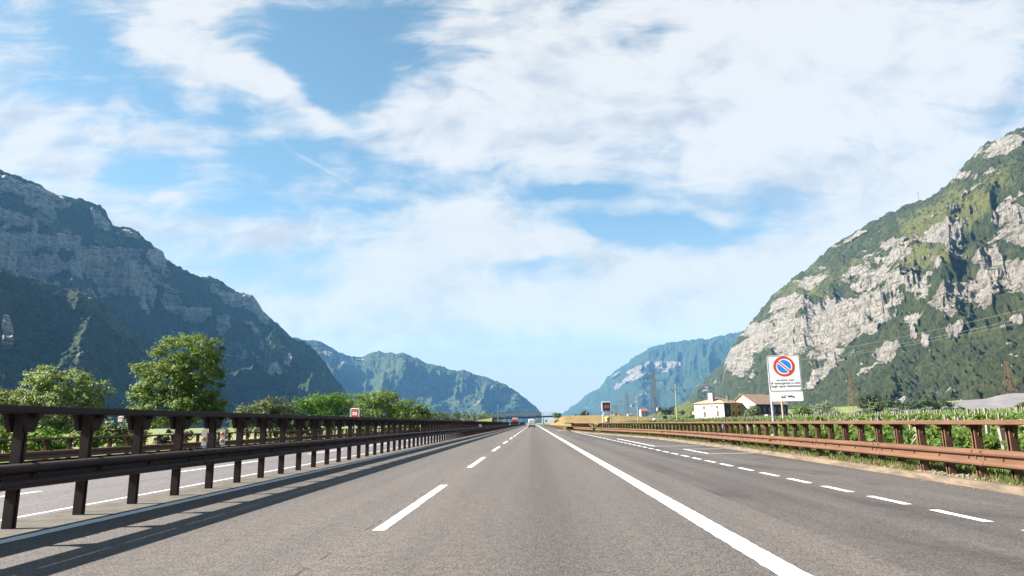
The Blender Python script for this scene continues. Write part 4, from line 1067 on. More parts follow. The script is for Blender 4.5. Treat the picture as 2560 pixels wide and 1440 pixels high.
def L_(px, py, rx, ry, Y, base, dy=0.0, depth=.8):
    """crown lobe from its place and size in the picture"""
    p = at(px, py, Y+dy); k = Y/1738
    return (p.x-base[0], p.y-base[1], p.z-base[2], rx*k, max(rx, ry)*k*depth, ry*k)
def ptree(name, label, px, Y, lobes, n, leaf, mat, z=-1.5, **kw):
    q = at(px, 1060, Y); base = (q.x, Y, z)
    return tree(name, label, base, [L_(a, b_, c, d2, Y, base, *(e,) if False else ()) for a, b_, c, d2 in [l[:4] for l in lobes]], n, leaf, mat, **kw)
ptree('tree', 'tall full tree in fresh green leaf rising above the median rail on the left', 458, 92,
      [(470, 870, 62, 36), (520, 880, 34, 34), (430, 905, 55, 34), (372, 920, 40, 14), (480, 930, 70, 40), (520, 950, 36, 50), (430, 965, 72, 40), (372, 985, 44, 26), (480, 1000, 74, 36), (430, 1030, 90, 34), (510, 1035, 46, 30), (360, 1040, 34, 26)], 30000, .215, 'leaf_poplar', trunk=(.28, 4.5), clump=.42, per=64, seed=1, limbs=12)
ptree('tree', 'broad pale green tree with drooping feathery branches near the left edge', 150, 62,
      [(110, 945, 46, 26), (160, 955, 60, 30), (215, 965, 40, 22), (250, 985, 26, 13), (90, 985, 44, 34), (150, 1000, 74, 36), (200, 1010, 52, 30), (110, 1045, 72, 36), (170, 1060, 66, 36), (60, 1030, 30, 40), (215, 1050, 30, 30)], 19000, .155, 'leaf_pale', trunk=(.17, 2.6), clump=.27, per=60, seed=2, limbs=11)
ptree('tree', 'light green sapling at the far left edge beside the utility pole', 8, 60, [(4, 1000, 18, 26), (14, 1030, 22, 24), (-10, 1050, 26, 30), (36, 1015, 14, 12)], 1700, .22, 'leaf_pale', trunk=(.10, 2), clump=.32, seed=3)
def bush(label, px, Y, lobes, n, leaf, mat, seed, z=-1.5, grp='roadside bushes on the left', name='bush', cat='bush', **kw):
    return ptree(name, label, px, Y, lobes, n, leaf, mat, z=z, seed=seed, group=grp, cat=cat, **kw)
MIDT = 'bushy trees behind the left SOS sign'
bush('yellow green bush, first of the clump right of the tall tree', 622, 88, [(620, 1030, 28, 14), (640, 1045, 36, 22), (610, 1060, 26, 24)], 3200, .19, 'leaf_olive', 21, grp=MIDT, name='tree', cat='tree', trunk=(.1, 1.2), clump=.34)
bush('rounded olive green bushy tree left of the vivid green one', 690, 90, [(690, 1012, 44, 16), (665, 1030, 40, 22), (715, 1035, 36, 26), (690, 1060, 56, 30)], 6500, .19, 'leaf_olive', 22, grp=MIDT, name='tree', cat='tree', trunk=(.12, 1.6), clump=.36)
bush('vivid green bushy tree, brightest of the clump left of the SOS sign', 800, 96, [(775, 1010, 40, 16), (815, 1000, 44, 18), (850, 1005, 30, 22), (800, 1025, 60, 24), (790, 1060, 60, 30)], 8000, .20, 'leaf_vivid', 23, grp=MIDT, name='tree', cat='tree', trunk=(.14, 1.6), clump=.38)
bush('tallest of the bushy trees, rising right behind the left SOS sign', 935, 100, [(975, 985, 20, 10), (945, 993, 44, 14), (900, 1005, 40, 18), (960, 1010, 36, 22), (930, 1035, 66, 26), (930, 1065, 66, 28)], 10000, .20, 'leaf_poplar', 24, grp=MIDT, name='tree', cat='tree', trunk=(.15, 1.8), clump=.38)
bush('bushy tree at the right end of the clump, leaning right', 1028, 108, [(1020, 1012, 32, 10), (1050, 1022, 22, 14), (1005, 1028, 30, 20), (1040, 1045, 36, 24), (1020, 1065, 44, 26)], 6500, .21, 'leaf_poplar', 25, grp=MIDT, name='tree', cat='tree', trunk=(.13, 1.5), clump=.38)
bush('low dark green bush between the vivid tree and the olive tree', 735, 86, [(735, 1055, 40, 22), (755, 1070, 40, 22)], 1500, .26, 'leaf_dark', 26, grp=MIDT, name='tree', cat='tree', trunk=(.1, 1), clump=.34)
for k, (px, yt, w_, Y, mt, lb) in enumerate((
        (20, 1082, 70, 46, 'leaf_poplar', 'dense green hedge bush seen under the median top rail at the left edge'), (120, 1085, 60, 48, 'leaf_vivid', 'second hedge bush from the left, under the pale feathery tree'),
        (225, 1075, 50, 60, 'leaf_poplar', 'leafy bush between the two tall left trees, under the median top rail'), (285, 1062, 36, 70, 'leaf_olive', 'grey green bush just left of the tall tree trunk'),
        (330, 1072, 50, 76, 'leaf_poplar', 'bush at the foot of the tall full tree'), (440, 1078, 60, 84, 'leaf_dark', 'dark bush below the crown of the tall full tree'),
        (545, 1068, 34, 130, 'leaf_olive', 'bush right of the tall tree, half hidden by a rail post'))):
    bush(lb, px, Y, [(px, yt+14, w_*.6, 18), (px+w_*.3, yt+26, w_*.5, 20), (px-w_*.35, yt+24, w_*.45, 20)], 1400, .2 if Y < 60 else .28, mt, 40+k, trunk=None, clump=.3)
# wood along the river: three kinds of slim tree, copied
protos = []
for k in range(3):
    rs = np.random.RandomState(60+k); hh = 8.0
    lob = [(rs.randn()*.5, rs.randn()*.5, 1.2+1.45*i, 1.9-.16*i, 1.9-.16*i, 1.25) for i in range(5)]
    protos.append(tree('woodland_tree', 'slim pale green tree in the row of woodland towards the overpass', (0, 0, 0), lob, 620, .52, 'leaf_far', trunk=(.14, 2.2), clump=.5, per=20, seed=60+k, group='woodland trees left of the overpass', limbs=3))
rs = np.random.RandomState(5); first = [True]*3
for k in range(46):
    px = 1058+192*(k/45.0)+rs.randn()*2; Y = (220+k*12+rs.rand()*80) if px < 1140 else 640+rs.rand()*160; top = 1025+11*(k/45.)+rs.randn()*2.5
    q = at(px, 1060, Y); ht = H+(1059-top)/1738*Y+1.6
    i = k % 3
    o = protos[i] if first[i] else copy_tree(protos[i]); first[i] = False
    sc = ht/8.6; o.location = (q.x, Y, -1.6); o.rotation_euler = (0, 0, rs.rand()*6.28); o.scale = (sc*(.8+.4*rs.rand()), sc*(.8+.4*rs.rand()), sc)
# bushes on the right
RB = 'bushes at the far edge of the vineyard'
def rbush(label, px, yt, yb, w_, Y, n, leaf, mat, seed, name='bush', cat='bush'):
    z = at(px, yb, Y).z; base = (at(px, yb, Y).x, Y, z); hh = (yb-yt)/2; rs2 = np.random.RandomState(seed)
    lob = [L_(px+rs2.randn()*w_*.22, (yt+yb)/2+hh*(.35-.25*i), w_*(.42-.07*i), hh*.62, Y, base) for i in range(4)]
    tree(name, label, base, lob, n, leaf, mat, trunk=(.12, 1.0), clump=.11*w_*Y/1738, per=26, seed=seed, group=RB, cat=cat, limbs=3)
rbush('green bush growing at the corner between farmhouse and barn', 1884, 1014, 1054, 34, 335, 1700, .55, 'leaf_olive', 71)
rbush('dark conifer with a rounded lower bough, right of the rusty lattice pylon', 2184, 985, 1036, 44, 300, 4200, .5, 'leaf_dark', 72, 'conifer', 'tree')
rbush('yellow green tree at the foot of the dark conifer', 2182, 1004, 1038, 30, 290, 1300, .5, 'leaf_olive', 73)
rbush('green bush just right of the barn lean-to roof', 2002, 1012, 1044, 44, 330, 1500, .6, 'leaf_poplar', 74)
rbush('rounded grey green bush right of the barn, in front of the forest slope', 2052, 1006, 1042, 52, 330, 1700, .6, 'leaf_silver', 75)
rbush('silvery bush left of the rusty lattice pylon foot', 2092, 1026, 1050, 54, 220, 1500, .42, 'leaf_silver', 76)
rbush('silvery bush between the rusty pylon and the dark conifer', 2156, 1026, 1050, 42, 220, 1200, .42, 'leaf_silver', 77)
rbush('largest silvery bush, right of the dark conifer', 2232, 1020, 1052, 54, 215, 1700, .42, 'leaf_silver', 78)
rbush('small silvery bush in front of the gravel heap', 2326, 1016, 1032, 20, 280, 500, .5, 'leaf_silver', 79)
rbush('low silvery shrub at the left foot of the long gravel bank', 2365, 1014, 1028, 26, 280, 500, .5, 'leaf_silver', 80)
rbush('small round shrub in front of the long gravel bank', 2405, 1018, 1030, 18, 280, 400, .5, 'leaf_silver', 81)
rbush('green shrub at the right edge in front of the gravel bank', 2556, 1006, 1024, 26, 260, 600, .5, 'leaf_olive', 82)
rbush('dark hedge tree left of the long gravel bank', 2300, 998, 1022, 70, 400, 1500, .8, 'leaf_dark', 83)
rbush('dark hedge tree behind the largest silvery bush', 2240, 1000, 1026, 60, 410, 1300, .8, 'leaf_dark', 84)
rbush('dark bush row below the gravel heap', 2350, 1002, 1024, 50, 405, 1100, .8, 'leaf_dark', 85)
rbush('round dark tree on the golden embankment left of the SOS sign', 1463, 1029, 1045, 24, 600, 700, .9, 'leaf_dark', 86, 'tree', 'tree')
rbush('leafy shrub at the right end of the overpass', 1392, 1032, 1045, 22, 600, 600, .9, 'leaf_olive', 87)
rbush('shrub on the slope below the right end of the overpass', 1390, 1050, 1060, 18, 590, 500, .8, 'leaf_olive', 88)
rbush('tiny dark tree on the horizon above the golden embankment', 1440, 1036, 1044, 8, 900, 150, 1.2, 'leaf_dark', 89, 'tree', 'tree')
rbush('dark conifer among the village houses right of the SOS sign', 1542, 1034, 1048, 10, 1200, 260, 1.5, 'leaf_dark', 90, 'tree', 'tree')
rbush('dark bush at the foot of the green hill, left of the tall pylon', 1680, 1020, 1036, 24, 900, 500, 1.6, 'leaf_dark', 91)
rbush('round tree on the green hill just right of the dark pylon', 1666, 1018, 1036, 24, 880, 600, 1.6, 'leaf_dark', 92, 'tree', 'tree')
rbush('small dark tree left of the pole by the farmhouse', 1661, 1040, 1052, 10, 500, 260, 1.0, 'leaf_dark', 93, 'tree', 'tree')
rbush('dark tree right of the pole by the farmhouse', 1703, 1026, 1036, 12, 800, 300, 1.4, 'leaf_dark', 94, 'tree', 'tree')
rbush('leafy bush left of the farmhouse wall', 1726, 1038, 1054, 28, 420, 900, .7, 'leaf_poplar', 95)
rbush('dark bush between the pole and the farmhouse', 1690, 1042, 1054, 22, 430, 700, .7, 'leaf_dark', 96)

# ------------------------------------------------------------------ vineyard
VG = 'vine rows behind the right guard rail'
def vine_row(x, y0, y1, label, dens, leaf, seed, posts=True, wig=.16):
    rs = np.random.RandomState(seed); z0 = gz(x)
    o = thing('vine_row', label, 'vines', (x, 0, z0), group=VG)
    n = int(dens*(y1-y0))
    yq = y0+(y1-y0)*rs.rand(n)**1.5
    hgt = 1.45+.30*(fbm(yq*.5, 0*yq+seed, 3, 4)-.5)*2
    zq = .12+hgt*rs.rand(n)**.75
    C = np.stack([rs.randn(n)*.24*(.6+zq*.4), yq, zq], 1)
    N = np.stack([-.3+rs.randn(n)*.9, -.2+rs.randn(n)*.9, .4+rs.randn(n)*.7], 1)
    hole = fbm(C[:, 1]*1.3, C[:, 2]*1.8+seed*7, 3, 8) > .40
    C, N = C[hole], N[hole]
    sz = leaf*(.6+.8*rs.rand(len(C)))*(1+C[:, 1]/90.)
    # long shoots that stick out of the top
    V, F = leaves(C, N, sz, 1.25, seed); np_mesh('foliage', V, F, M['leaf_vine'], o)
    if posts:
        proto = None; y = y0+rs.rand()*2
        while y < min(y1, 120):
            if proto is None:
                b = MB(); b.box((0, 0, .80), (.09, .09, 2.15)); proto = b.build('post', M['stone_post'], o); proto.location = (-.1, y, 0)
            else: obj_copy(proto, o, (-.1+rs.randn()*.05, y, rs.randn()*.06), (rs.randn()*.03, rs.randn()*.05, 0))
            if y < 60 and rs.rand() < .45:
                b = MB(); b.tube([(-.12, y, 1.5), (-.55, y+1.5, .1)], .028, 5); b.build('brace', M['stone_post'], o)
            y += 3.6+rs.rand()*.8
vine_row(11.6, 8, 130, 'vine row nearest to the right guard rail, with pale posts and slanting braces', 360, .115, 1)
vine_row(14.4, 10, 140, 'second vine row from the right guard rail', 220, .135, 2)
vine_row(17.4, 12, 150, 'third vine row from the right guard rail', 140, .165, 3)
for k in range(4, 12):
    vine_row(8.6+3.0*k, 9+2.0*k, 160, 'green vine row deeper in the vineyard, beyond the first three rows', 70, .24, k)
# the rest of the vineyard reads as one mass
rs = np.random.RandomState(77); n = 60000
X = 46+rs.rand(n)**1.3*200; X = 46+np.round((X-46)/3.)*3+rs.randn(n)*.35; Yv = 30+rs.rand(n)**.9*320
Z = np.array([gz(x) for x in X])+.3+1.3*rs.rand(n)**.6
C = np.stack([X, Yv, Z], 1); N = np.stack([-.5+rs.randn(n)*.5, -.3+rs.randn(n)*.5, .7+rs.randn(n)*.4], 1)
keep = ~((X > 66) & (X < 140) & (Yv > 325)); C, N = C[keep], N[keep]
V, F = leaves(C, N, .42*(.6+.8*rs.rand(len(C)))*(1+C[:, 1]/300.), 1.3, 3)
np_mesh('vineyard_foliage', V, F, M['leaf_vine'], kind='stuff', label='far vineyard rows rising towards the mountain foot')
b = MB()
for k in range(900):
    x = 46+3*int(rs.rand()**1.2*60); y = 40+rs.rand()**.8*280
    if 66 < x < 140 and y > 320: continue
    b.box((x, y, gz(x)+1.05), (.15, .15, 2.5))
b.build('vineyard_posts', M['stone_post'], kind='stuff', label='pale vine posts dotted through the far vineyard')
# ------------------------------------------------------------------ mountains
def mountain(name, label, ol, Rp, Fp, nxx, nss, amp, L, rocks, meadow_sun_spots, mat, z0=-6, p=1.0, seed=0, fuzz=5.0, rockamp=14.0, prof=None, gully=1.0, rnoise=.55, smooth=True, rough=30.0, bench=0.0, srock=0.0, lowgully=1.0):
    px = np.linspace(ol[0][0], ol[-1][0], nxx)
    py = np.interp(px, [a for a, _ in ol], [b for _, b in ol])
    D = np.array([ray(a, b) for a, b in zip(px, py)])
    h = np.hypot(D[:, 0], D[:, 1]); U = D[:, :2]/h[:, None]; tan = D[:, 2]/h
    R = np.interp(px, [a for a, _ in Rp], [b for _, b in Rp]); Fd = np.interp(px, [a for a, _ in Fp], [b for _, b in Fp])
    # jagged crest
    arc = np.concatenate([[0], np.cumsum(np.hypot(*np.diff(U*R[:, None], axis=0).T))])
    Hh = H+R*tan + (fbm(arc/60, 0*arc+seed, 4, seed)-.5)*R*.004
    Hh = np.maximum(Hh, 0.5)
    s = np.linspace(0, 1, nss)
    S, I = np.meshgrid(s, np.arange(nxx), indexing='ij')
    prof = prof or [(q, q**p) for q in np.linspace(0, 1, 12)]
    Bq = S*np.hypot(R-Fd, Hh)[I]
    Sw = np.clip(S+bench*(fbm(arc[I]/(L*1.7), Bq/(L*3), 4, seed+81, .55)-.5)*2*np.clip(S*4, 0, 1)*np.clip((1-S)*4, 0, 1), 0, 1)
    P = np.interp(Sw, [a for a, _ in prof], [b for _, b in prof])
    steep = np.interp(np.clip(Sw+.004, 0, 1), [a for a, _ in prof], [b for _, b in prof])-np.interp(np.clip(Sw-.004, 0, 1), [a for a, _ in prof], [b for _, b in prof])
    steep = sstep(1.25, 2.1, steep/.008)
    r = Fd[I]+(R-Fd)[I]*S
    z = z0+(Hh[I]-z0)*P
    A = arc[I]; B = S*np.hypot(R-Fd, Hh)[I]
    taper = np.clip(S/.08, 0, 1)*np.clip((1-S)/.30, 0, 1)**1.15
    big = np.minimum(1, Hh/(Hh.max()*.45))[I]
    g = ridged(A/L+.35*fbm(A/(2*L), B/(2*L), 3, seed+9), B/(3.2*L)+.0, 5, seed, .48)
    g2 = fbm(A/(L*1.6), B/(L*1.6), 4, seed+3)
    disp = amp*big*taper*((g-.62)*1.5*gully+(g2-.5)*1.2)+rough*taper**.5*(fbm(A/(rough*3.2), B/(rough*3.2), 4, seed+71, .6)-.5)*2.2
    disp = disp*(lowgully+(1-lowgully)*sstep(.25, .55, S))
    def place(r, z): return np.stack([U[I, 0]*r, U[I, 1]*r, z], -1)
    r1 = r-disp*.85; z1 = z+disp*.45
    W = place(r1, z1)
    qx, qy = project(W.reshape(-1, 3)); qx = qx.reshape(S.shape); qy = qy.reshape(S.shape)
    def field(lst):
        f = np.zeros(S.shape)
        for cx, cy, rx, ry, rot, wt in lst:
            a = R_(rot); dx, dy = qx-cx, qy-cy
            e = ((dx*math.cos(a)+dy*math.sin(a))/rx)**2+((-dx*math.sin(a)+dy*math.cos(a))/ry)**2
            f = np.maximum(f, wt*np.exp(-e**1.5))  if wt > 0 else f+wt*np.exp(-e)
        return f
    nz = fbm(A/(L*.35), B/(L*.35), 5, seed+21, .6)
    rk = field(rocks)+srock*steep+(nz-.5)*rnoise*2+(fbm(A/(L*.14), B/(L*.085), 4, seed+25, .65)-.5)*rnoise*1.5
    rk = np.clip(sstep(.42, .62, rk), 0, 1)*sstep(0, .03, S+.0*rk)
    md = np.clip(field(meadow_sun_spots)+(fbm(A/(L*.5), B/(L*.5), 4, seed+31)-.5)*.8, 0, 1) if meadow_sun_spots else np.zeros(S.shape)
    cr = ridged(A/(L*.11), B/(L*.3), 5, seed+41, .66); blk = ridged(A/(L*.3), B/(L*.16), 3, seed+51)
    dr = rk*rockamp*((cr-.55)*1.5+(blk-.55)*1.6+.25)*np.clip((1-S)/.05, 0, 1)
    fz = (1-rk)*fuzz*(fbm(A/(fuzz*1.5), B/(fuzz*1.5), 3, seed+61, .6)-.5)*2*np.clip(S/.02, 0, 1)
    r2 = r1-dr*.9-fz*.35; z2 = z1+dr*.15+fz*.75
    W = place(r2, z2).reshape(-1, 3)
    # back of the mountain
    nb = 8; qs = np.linspace(0, 1, nb+1)[1:]
    SB, IB = np.meshgrid(qs, np.arange(nxx), indexing='ij')
    rb = (R+(R-Fd)*.9*SB); zb = z2[-1][IB]*(1-SB**1.2)+z0*SB**1.2
    Wb = np.stack([U[IB, 0]*rb, U[IB, 1]*rb, zb], -1).reshape(-1, 3)
    V = np.concatenate([W, Wb]); nr = nss+nb
    idx = np.arange(nr*nxx).reshape(nr, nxx)
    F = np.stack([idx[:-1, :-1], idx[:-1, 1:], idx[1:, 1:], idx[1:, :-1]], -1).reshape(-1, 4)
    z_ = np.zeros(nb*nxx)
    return np_mesh(name, V, F, mat, smooth=smooth, attrs={'rock': np.concatenate([rk.ravel(), z_]), 'meadow_sun': np.concatenate([md.ravel(), z_])}, kind='structure', label=label)
LIME_A, LIME_B = (.315, .288, .258), (.165, .152, .134)
mt_r = mountmat('limestone_slope', (.029, .038, .016), (.060, .070, .026), (.112, .116, .034), LIME_A, LIME_B, 1.0)
mt_l = mountmat('shaded_limestone_slope', (.030, .046, .022), (.060, .080, .034), (.100, .125, .050), (.62, .57, .52), (.30, .275, .25), .75)
mt_m = mountmat('hazy_wooded_ridge', (.034, .050, .020), (.066, .086, .034), (.105, .130, .050), (.20, .19, .17), (.12, .115, .10), .6)
mt_f = mountmat('far_limestone_slope', (.022, .042, .022), (.040, .064, .030), (.06, .085, .035), (.27, .235, .20), (.17, .15, .13), .4)
# right-hand mountain
mountain('right_mountain', 'steep green mountain with white limestone cliffs on the right',
    [(1795, 990), (1806, 940), (1812, 905), (1822, 880), (1842, 850), (1862, 822), (1885, 795), (1915, 760), (1932, 735), (1962, 712), (1990, 690), (2020, 668), (2050, 640), (2080, 617), (2110, 596), (2145, 574), (2180, 556), (2225, 528), (2262, 517), (2300, 504), (2330, 489), (2355, 470), (2385, 443), (2410, 415), (2432, 388), (2455, 362), (2480, 348), (2510, 338), (2535, 328), (2560, 318), (2640, 280), (2800, 180), (3000, 120), (3250, 200)],
    [(1795, 3300), (1850, 3300), (2100, 3000), (2350, 2700), (2560, 2500), (3250, 2300)], [(1795, 2500), (1900, 2000), (2100, 1250), (2350, 850), (2560, 640), (3250, 520)], 1000, 420, 130, 330,
    [(1850, 895, 46, 40, -50, 1), (1900, 840, 60, 50, -50, 1), (1960, 770, 55, 40, -45, 1), (1985, 840, 55, 50, -60, .95), (2060, 810, 90, 50, -20, 1), (2120, 775, 80, 36, -10, .95), (2090, 860, 80, 30, -30, .95), (2180, 800, 40, 60, 20, .8), (2200, 690, 60, 24, -10, .72), (2260, 690, 60, 30, 10, .7),
     (2350, 585, 62, 26, -8, .95), (2390, 620, 40, 30, 60, .9), (2230, 605, 40, 14, -20, .72), (2140, 590, 40, 12, -35, .65), (2400, 735, 66, 46, -10, 1.1), (2475, 700, 34, 80, 10, 1.1), (2540, 700, 40, 50, 0, 1.05), (2530, 560, 50, 60, -60, 1.05), (2480, 545, 26, 20, 0, .7), (2500, 368, 70, 26, -24, 1), (2420, 440, 26, 12, 0, .7),
     (2390, 825, 28, 20, -40, .95), (2215, 880, 22, 34, 40, 1), (2280, 795, 24, 20, 0, .75), (2550, 800, 20, 14, 0, .7), (2050, 935, 18, 60, 45, .9), (2040, 700, 60, 22, -30, .62), (2300, 720, 40, 30, 0, .6), (2450, 640, 26, 20, -50, .7), (2330, 650, 50, 20, 20, .6), (2250, 640, 60, 16, -20, .5), (2140, 680, 60, 18, -20, .55), (2150, 730, 260, 110, -30, .34), (1990, 780, 160, 120, -50, .3), (2400, 560, 120, 60, -40, .25)],
    [(2400, 530, 120, 60, -30, 1.0), (2330, 560, 120, 50, -20, .7), (2480, 470, 80, 40, -40, .7), (2300, 640, 120, 50, 0, .6), (2000, 760, 120, 80, -40, .45), (2150, 660, 120, 50, -30, .45)],
    mt_r, z0=-6, seed=3, bench=.05, lowgully=.35, srock=.13, prof=[(0, 0), (.12, .035), (.33, .17), (.39, .27), (.50, .35), (.56, .47), (.68, .57), (.73, .67), (.9, .86), (1, 1)], fuzz=13, rockamp=17, rnoise=.75, rough=34, smooth=False)
mountain('middle_right_hill', 'dark wooded shoulder of hill behind the farmhouse',
    [(1600, 1050), (1660, 1036), (1700, 1012), (1725, 990), (1750, 962), (1780, 935), (1810, 905), (1840, 880), (1900, 850)], [(1600, 4200), (1900, 4300)], [(1600, 3300), (1900, 3000)], 260, 120, 120, 300,
    [(1765, 975, 14, 8, -45, .7), (1790, 950, 20, 8, -45, .5)], [(1710, 1020, 30, 14, -40, .7)], mt_r, z0=-6, seed=5, fuzz=9, rockamp=25)
mountain('vineyard_hill', 'low green vineyard hill at the foot of the wooded slope',
    [(1560, 1054), (1600, 1046), (1640, 1032), (1670, 1026), (1700, 1016), (1730, 1006), (1760, 1000), (1800, 996), (1850, 1004), (1900, 1020), (1950, 1040)], [(1560, 2100), (1950, 1800)], [(1560, 1000), (1950, 950)], 260, 90, 16, 160,
    [], [(1690, 1030, 120, 30, -10, 1.0), (1620, 1050, 90, 16, 0, 1.0)], mountmat('terraced_green_hill', (.045, .070, .020), (.075, .105, .030), (.135, .160, .045), (.25, .22, .17), (.2, .18, .13), 1.4), z0=-3, seed=8, fuzz=4, rockamp=0, rough=8)
# far mountain closing the valley on the right
mountain('far_right_mountain', 'far blue-green mountain with a pale cliff band closing the valley',
    [(1398, 1040), (1405, 1034), (1425, 1021), (1442, 1008), (1450, 1001), (1470, 985), (1490, 975), (1500, 969), (1508, 960), (1515, 948), (1520, 940), (1535, 932), (1545, 922), (1562, 911), (1580, 898), (1600, 885), (1618, 874), (1640, 863), (1665, 859), (1700, 853), (1740, 849), (1772, 849), (1800, 840), (1830, 834), (1850, 829), (1900, 818), (1980, 800), (2100, 780)],
    [(1398, 12500), (1850, 10500), (2100, 9800)], [(1398, 9500), (1600, 7000), (2100, 6000)], 460, 220, 380, 1300,
    [(1665, 913, 44, 10, -4, 1.2), (1620, 917, 16, 12, 0, 1.2), (1590, 925, 30, 8, -22, 1.1), (1580, 945, 30, 9, -25, 1.2), (1595, 940, 24, 10, -10, 1.2), (1545, 965, 14, 7, -40, 1.1), (1540, 938, 16, 5, -35, .9), (1665, 928, 16, 3, -10, .9), (1590, 1003, 34, 8, -45, .62), (1520, 1025, 40, 8, -40, .6), (1610, 915, 4, 18, 0, -.9)],
    [], mt_f, z0=-6, seed=12, p=1.05, fuzz=22, rockamp=130, rnoise=.36, rough=150, prof=[(0, 0), (.3, .22), (.55, .45), (.68, .60), (.74, .76), (.85, .88), (1, 1)])
# left-hand mountains
mountain('left_mountain', 'tall shaded mountain with grey limestone cliff bands on the left',
    [(-700, 300), (-400, 330), (-150, 380), (0, 423), (30, 434), (60, 447), (100, 458), (112, 472), (140, 486), (180, 491), (215, 500), (236, 508), (245, 512), (265, 528), (272, 545), (282, 562), (300, 567), (330, 573), (345, 580), (362, 598), (385, 616), (408, 630), (414, 646), (430, 655), (470, 680), (500, 690), (525, 691), (545, 698), (560, 708), (590, 726), (615, 733), (630, 738), (645, 757), (655, 775), (680, 800), (700, 815), (725, 840), (760, 880), (800, 960), (830, 1040)],
    [(-700, 3500), (0, 3800), (400, 4000), (725, 4200), (830, 4300)], [(-700, 2200), (0, 2500), (400, 2700), (725, 3000), (830, 3500)], 900, 330, 560, 560,
    [(620, 880, 210, 150, 35, -1.2), (300, 900, 260, 110, 20, -.5), (240, 640, 170, 60, 16, .30), (60, 520, 160, 60, 12, .36), (40, 470, 110, 20, 12, 1.1), (130, 495, 60, 22, 25, 1), (20, 545, 130, 16, 8, .95), (110, 550, 40, 22, 20, .9), (40, 610, 140, 22, 0, 1.05), (170, 600, 34, 26, 20, 1.1), (110, 665, 60, 26, 0, .95), (200, 660, 26, 44, 10, 1), (290, 645, 80, 24, 4, 1.15), (340, 690, 70, 36, 20, 1.1), (390, 650, 30, 40, 20, 1.0), (330, 585, 40, 14, 20, .9), (260, 560, 30, 20, 20, .8), (240, 530, 20, 26, 10, .7), (430, 750, 26, 40, -20, 1.1), (480, 790, 36, 22, 20, .8), (600, 745, 38, 14, -8, 1.2), (640, 760, 18, 24, 10, 1.1), (660, 795, 18, 18, 20, .9), (20, 830, 18, 40, 0, .9), (0, 690, 30, 20, 0, .5)],
    [(270, 730, 40, 80, -40, .6), (150, 565, 60, 20, 20, .8), (270, 600, 60, 16, 15, .8), (560, 730, 60, 24, 20, .8), (180, 500, 60, 14, 20, .7)], mt_l, z0=-6, seed=23, fuzz=13, rockamp=60, rnoise=.6, rough=38, bench=.055, srock=.34, prof=[(0, 0), (.2, .12), (.40, .29), (.50, .345), (.545, .455), (.65, .505), (.695, .64), (.79, .685), (.835, .83), (.93, .89), (.96, .965), (1, 1)])  # the meadow spots here paint sunlit patches into the slope's colour
mountain('left_spur', 'dark wooded spur in front of the tall left mountain',
    [(-500, 560), (-200, 600), (0, 668), (60, 690), (120, 706), (170, 722), (200, 716), (228, 730), (252, 758), (290, 790), (330, 830), (370, 868), (420, 912), (480, 955), (560, 1000), (640, 1030), (700, 1050)],
    [(-500, 2250), (0, 2350), (300, 2450), (700, 2700)], [(-500, 1450), (0, 1450), (300, 1600), (700, 2200)], 520, 200, 70, 380,
    [(18, 830, 16, 46, -5, .95), (30, 975, 14, 8, 0, .6), (200, 890, 24, 8, -30, .55), (435, 985, 20, 9, 0, .5)], [(230, 740, 30, 40, -40, .9), (300, 810, 30, 60, -45, .8), (350, 870, 20, 40, -40, .6)], mt_l, z0=-6, seed=31, fuzz=7, rockamp=30, prof=[(0, 0), (.3, .26), (.6, .62), (.85, .93), (1, 1)])  # the meadow spots here paint the sunlit strip along the crest
mountain('left_foothill', 'sunlit green shoulder in front of the right flank of the tall left mountain',
    [(540, 1050), (575, 1040), (600, 1014), (632, 970), (645, 930), (654, 885), (666, 845), (690, 822), (712, 836), (727, 843), (760, 853), (785, 872), (810, 905), (840, 950), (880, 1000), (930, 1035), (970, 1048)],
    [(540, 3100), (690, 3400), (970, 3600)], [(540, 2700), (690, 2600), (970, 3000)], 420, 220, 230, 420,
    [(690, 930, 22, 40, 5, .72), (720, 905, 14, 24, 10, .65), (810, 885, 26, 14, 20, .7)],
    [(670, 880, 40, 60, 0, .6), (760, 870, 60, 30, 20, .4)], mt_l, z0=-6, seed=57, fuzz=11, rockamp=30, rnoise=.4, rough=45, bench=.05, prof=[(0, 0), (.25, .2), (.55, .5), (.8, .8), (1, 1)])
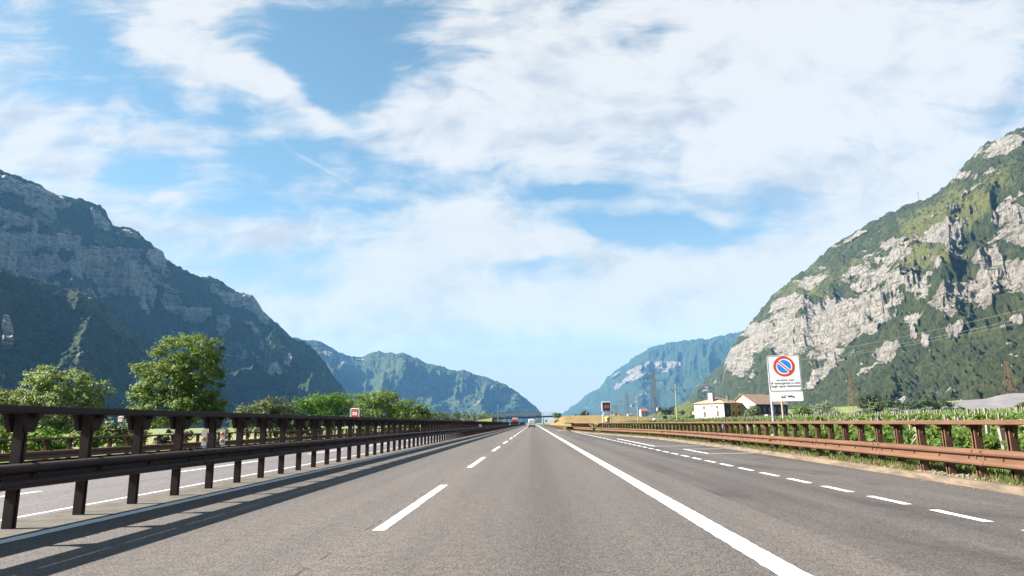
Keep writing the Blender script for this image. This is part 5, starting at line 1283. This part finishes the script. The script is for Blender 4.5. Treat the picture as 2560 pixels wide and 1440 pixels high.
mountain('middle_left_mountain', 'rounded wooded mountain ridge falling to the valley mouth in the middle',
    [(540, 1042), (585, 1010), (620, 975), (640, 935), (648, 890), (656, 850), (672, 832), (690, 826), (712, 838), (725, 842), (760, 850), (795, 852), (815, 862), (845, 880), (870, 888), (905, 893), (918, 886), (940, 879), (955, 880), (985, 884), (1010, 884), (1040, 895), (1065, 908), (1080, 911), (1105, 917), (1140, 928), (1165, 927), (1190, 936), (1225, 948), (1255, 958), (1280, 970), (1295, 980), (1308, 993), (1330, 1010), (1342, 1020), (1350, 1030), (1354, 1040)],
    [(540, 7600), (690, 8100), (900, 8200), (1200, 7700), (1354, 7300)], [(540, 6000), (690, 6000), (900, 6000), (1200, 6000), (1354, 6300)], 620, 240, 620, 850,
    [(690, 880, 14, 30, 10, .75), (720, 905, 12, 24, 10, .7), (690, 935, 14, 26, 0, .8), (820, 890, 30, 14, 15, .9), (860, 905, 20, 9, 10, .95), (905, 900, 26, 5, 5, .7), (1000, 893, 10, 5, 0, .6), (1235, 975, 14, 14, 30, .7), (1255, 1000, 20, 18, 20, .7), (1200, 1005, 30, 18, 0, .5), (1150, 1000, 14, 20, 0, .5), (1290, 1000, 14, 20, -20, .5)],
    [(670, 900, 50, 60, 0, .6), (680, 850, 40, 24, 0, .6)], mt_m, z0=-6, seed=44, fuzz=16, rockamp=60, rnoise=.4, bench=.06, srock=.10, rough=150, prof=[(0, 0), (.2, .16), (.5, .46), (.75, .74), (.9, .91), (1, 1)])
# gravel works at the foot of the right mountain
def lump(name, pts, Y0, Y1, mat, label, z0=-2, amp=1.2):
    """heap of gravel whose front runs along the given crest"""
    px = np.linspace(pts[0][0], pts[-1][0], 60); rows = []
    cz = np.interp(px, [a for a, _ in pts], [b_ for _, b_ in pts])
    for a, b_ in zip(px, cz):
        p1 = at(a, b_, Y1); d_ = Vector((p1.x, p1.y, 0)).normalized(); r = []
        for q in np.linspace(0, 1, 14):
            yy_ = Y0+(Y1-Y0)*q; k = yy_/Y1; x = p1.x*k
            r.append((x, yy_, z0+(p1.z-z0)*q**.8+(fbm(np.array([x*.08]), np.array([yy_*.08]), 3, 5)[0]-.5)*amp*(0 < q)))
        for q in (.3, .7, 1): r.append((p1.x*(1+.12*q), p1.y*(1+.12*q), p1.z*(1-q)+z0*q))
        rows.append(r)
    sheet(name, rows, mat, smooth=True, kind='structure', label=label)
lump('gravel_terrain', [(2368, 1014), (2385, 1004), (2420, 1000), (2470, 996), (2500, 988), (2530, 984), (2580, 981), (2700, 975), (2900, 968)], 330, 430, M['gravel'], 'long grey gravel bank at the foot of the right mountain')
lump('gravel_heap_terrain', [(2228, 1006), (2245, 998), (2262, 989), (2280, 999), (2296, 1006)], 455, 500, M['gravel'], 'pointed gravel heap behind the hedge', amp=.4)
q = at(2297, 499, 2790)
g = thing('ridge_mast', 'tiny lattice mast standing on the crest of the right mountain', 'mast', (q.x, q.y, q.z-6))
b = MB()
for sx_ in (-1, 1): b.tube([(sx_*1.6, 0, 0), (sx_*.5, 0, 40)], .32, 4)
for k in range(6): b.tube([(-1.5+.17*k, 0, k*6.5), (1.4-.17*k, 0, k*6.5+6.5)], .22, 4)
b.build('tower', M['pylon_d'], g)
b = MB(); b.tube([(-8, 0, 30), (8, 0, 30)], .28, 4); b.tube([(-6, 0, 37), (6, 0, 37)], .28, 4); b.build('arm', M['pylon_d'], g)

# ------------------------------------------------------------------ the hazy air of the valley
HAZE = 3.0e-5
b = MB(); b.box((0, 7000, 1100), (31000, 24000, 2240))
hm = bpy.data.materials.new('valley_haze'); hm.use_nodes = True; hm.node_tree.nodes.clear(); t = NT(hm.node_tree)
ho = t.n('ShaderNodeOutputMaterial'); hv = t.n('ShaderNodeVolumePrincipled', ins={'Color': (.20, .52, .98, 1), 'Density': HAZE, 'Anisotropy': 0.0}); hm.node_tree.links.new(hv.outputs[0], ho.inputs['Volume'])
b.build('haze', hm, kind='stuff', label='thin blue haze filling the valley')
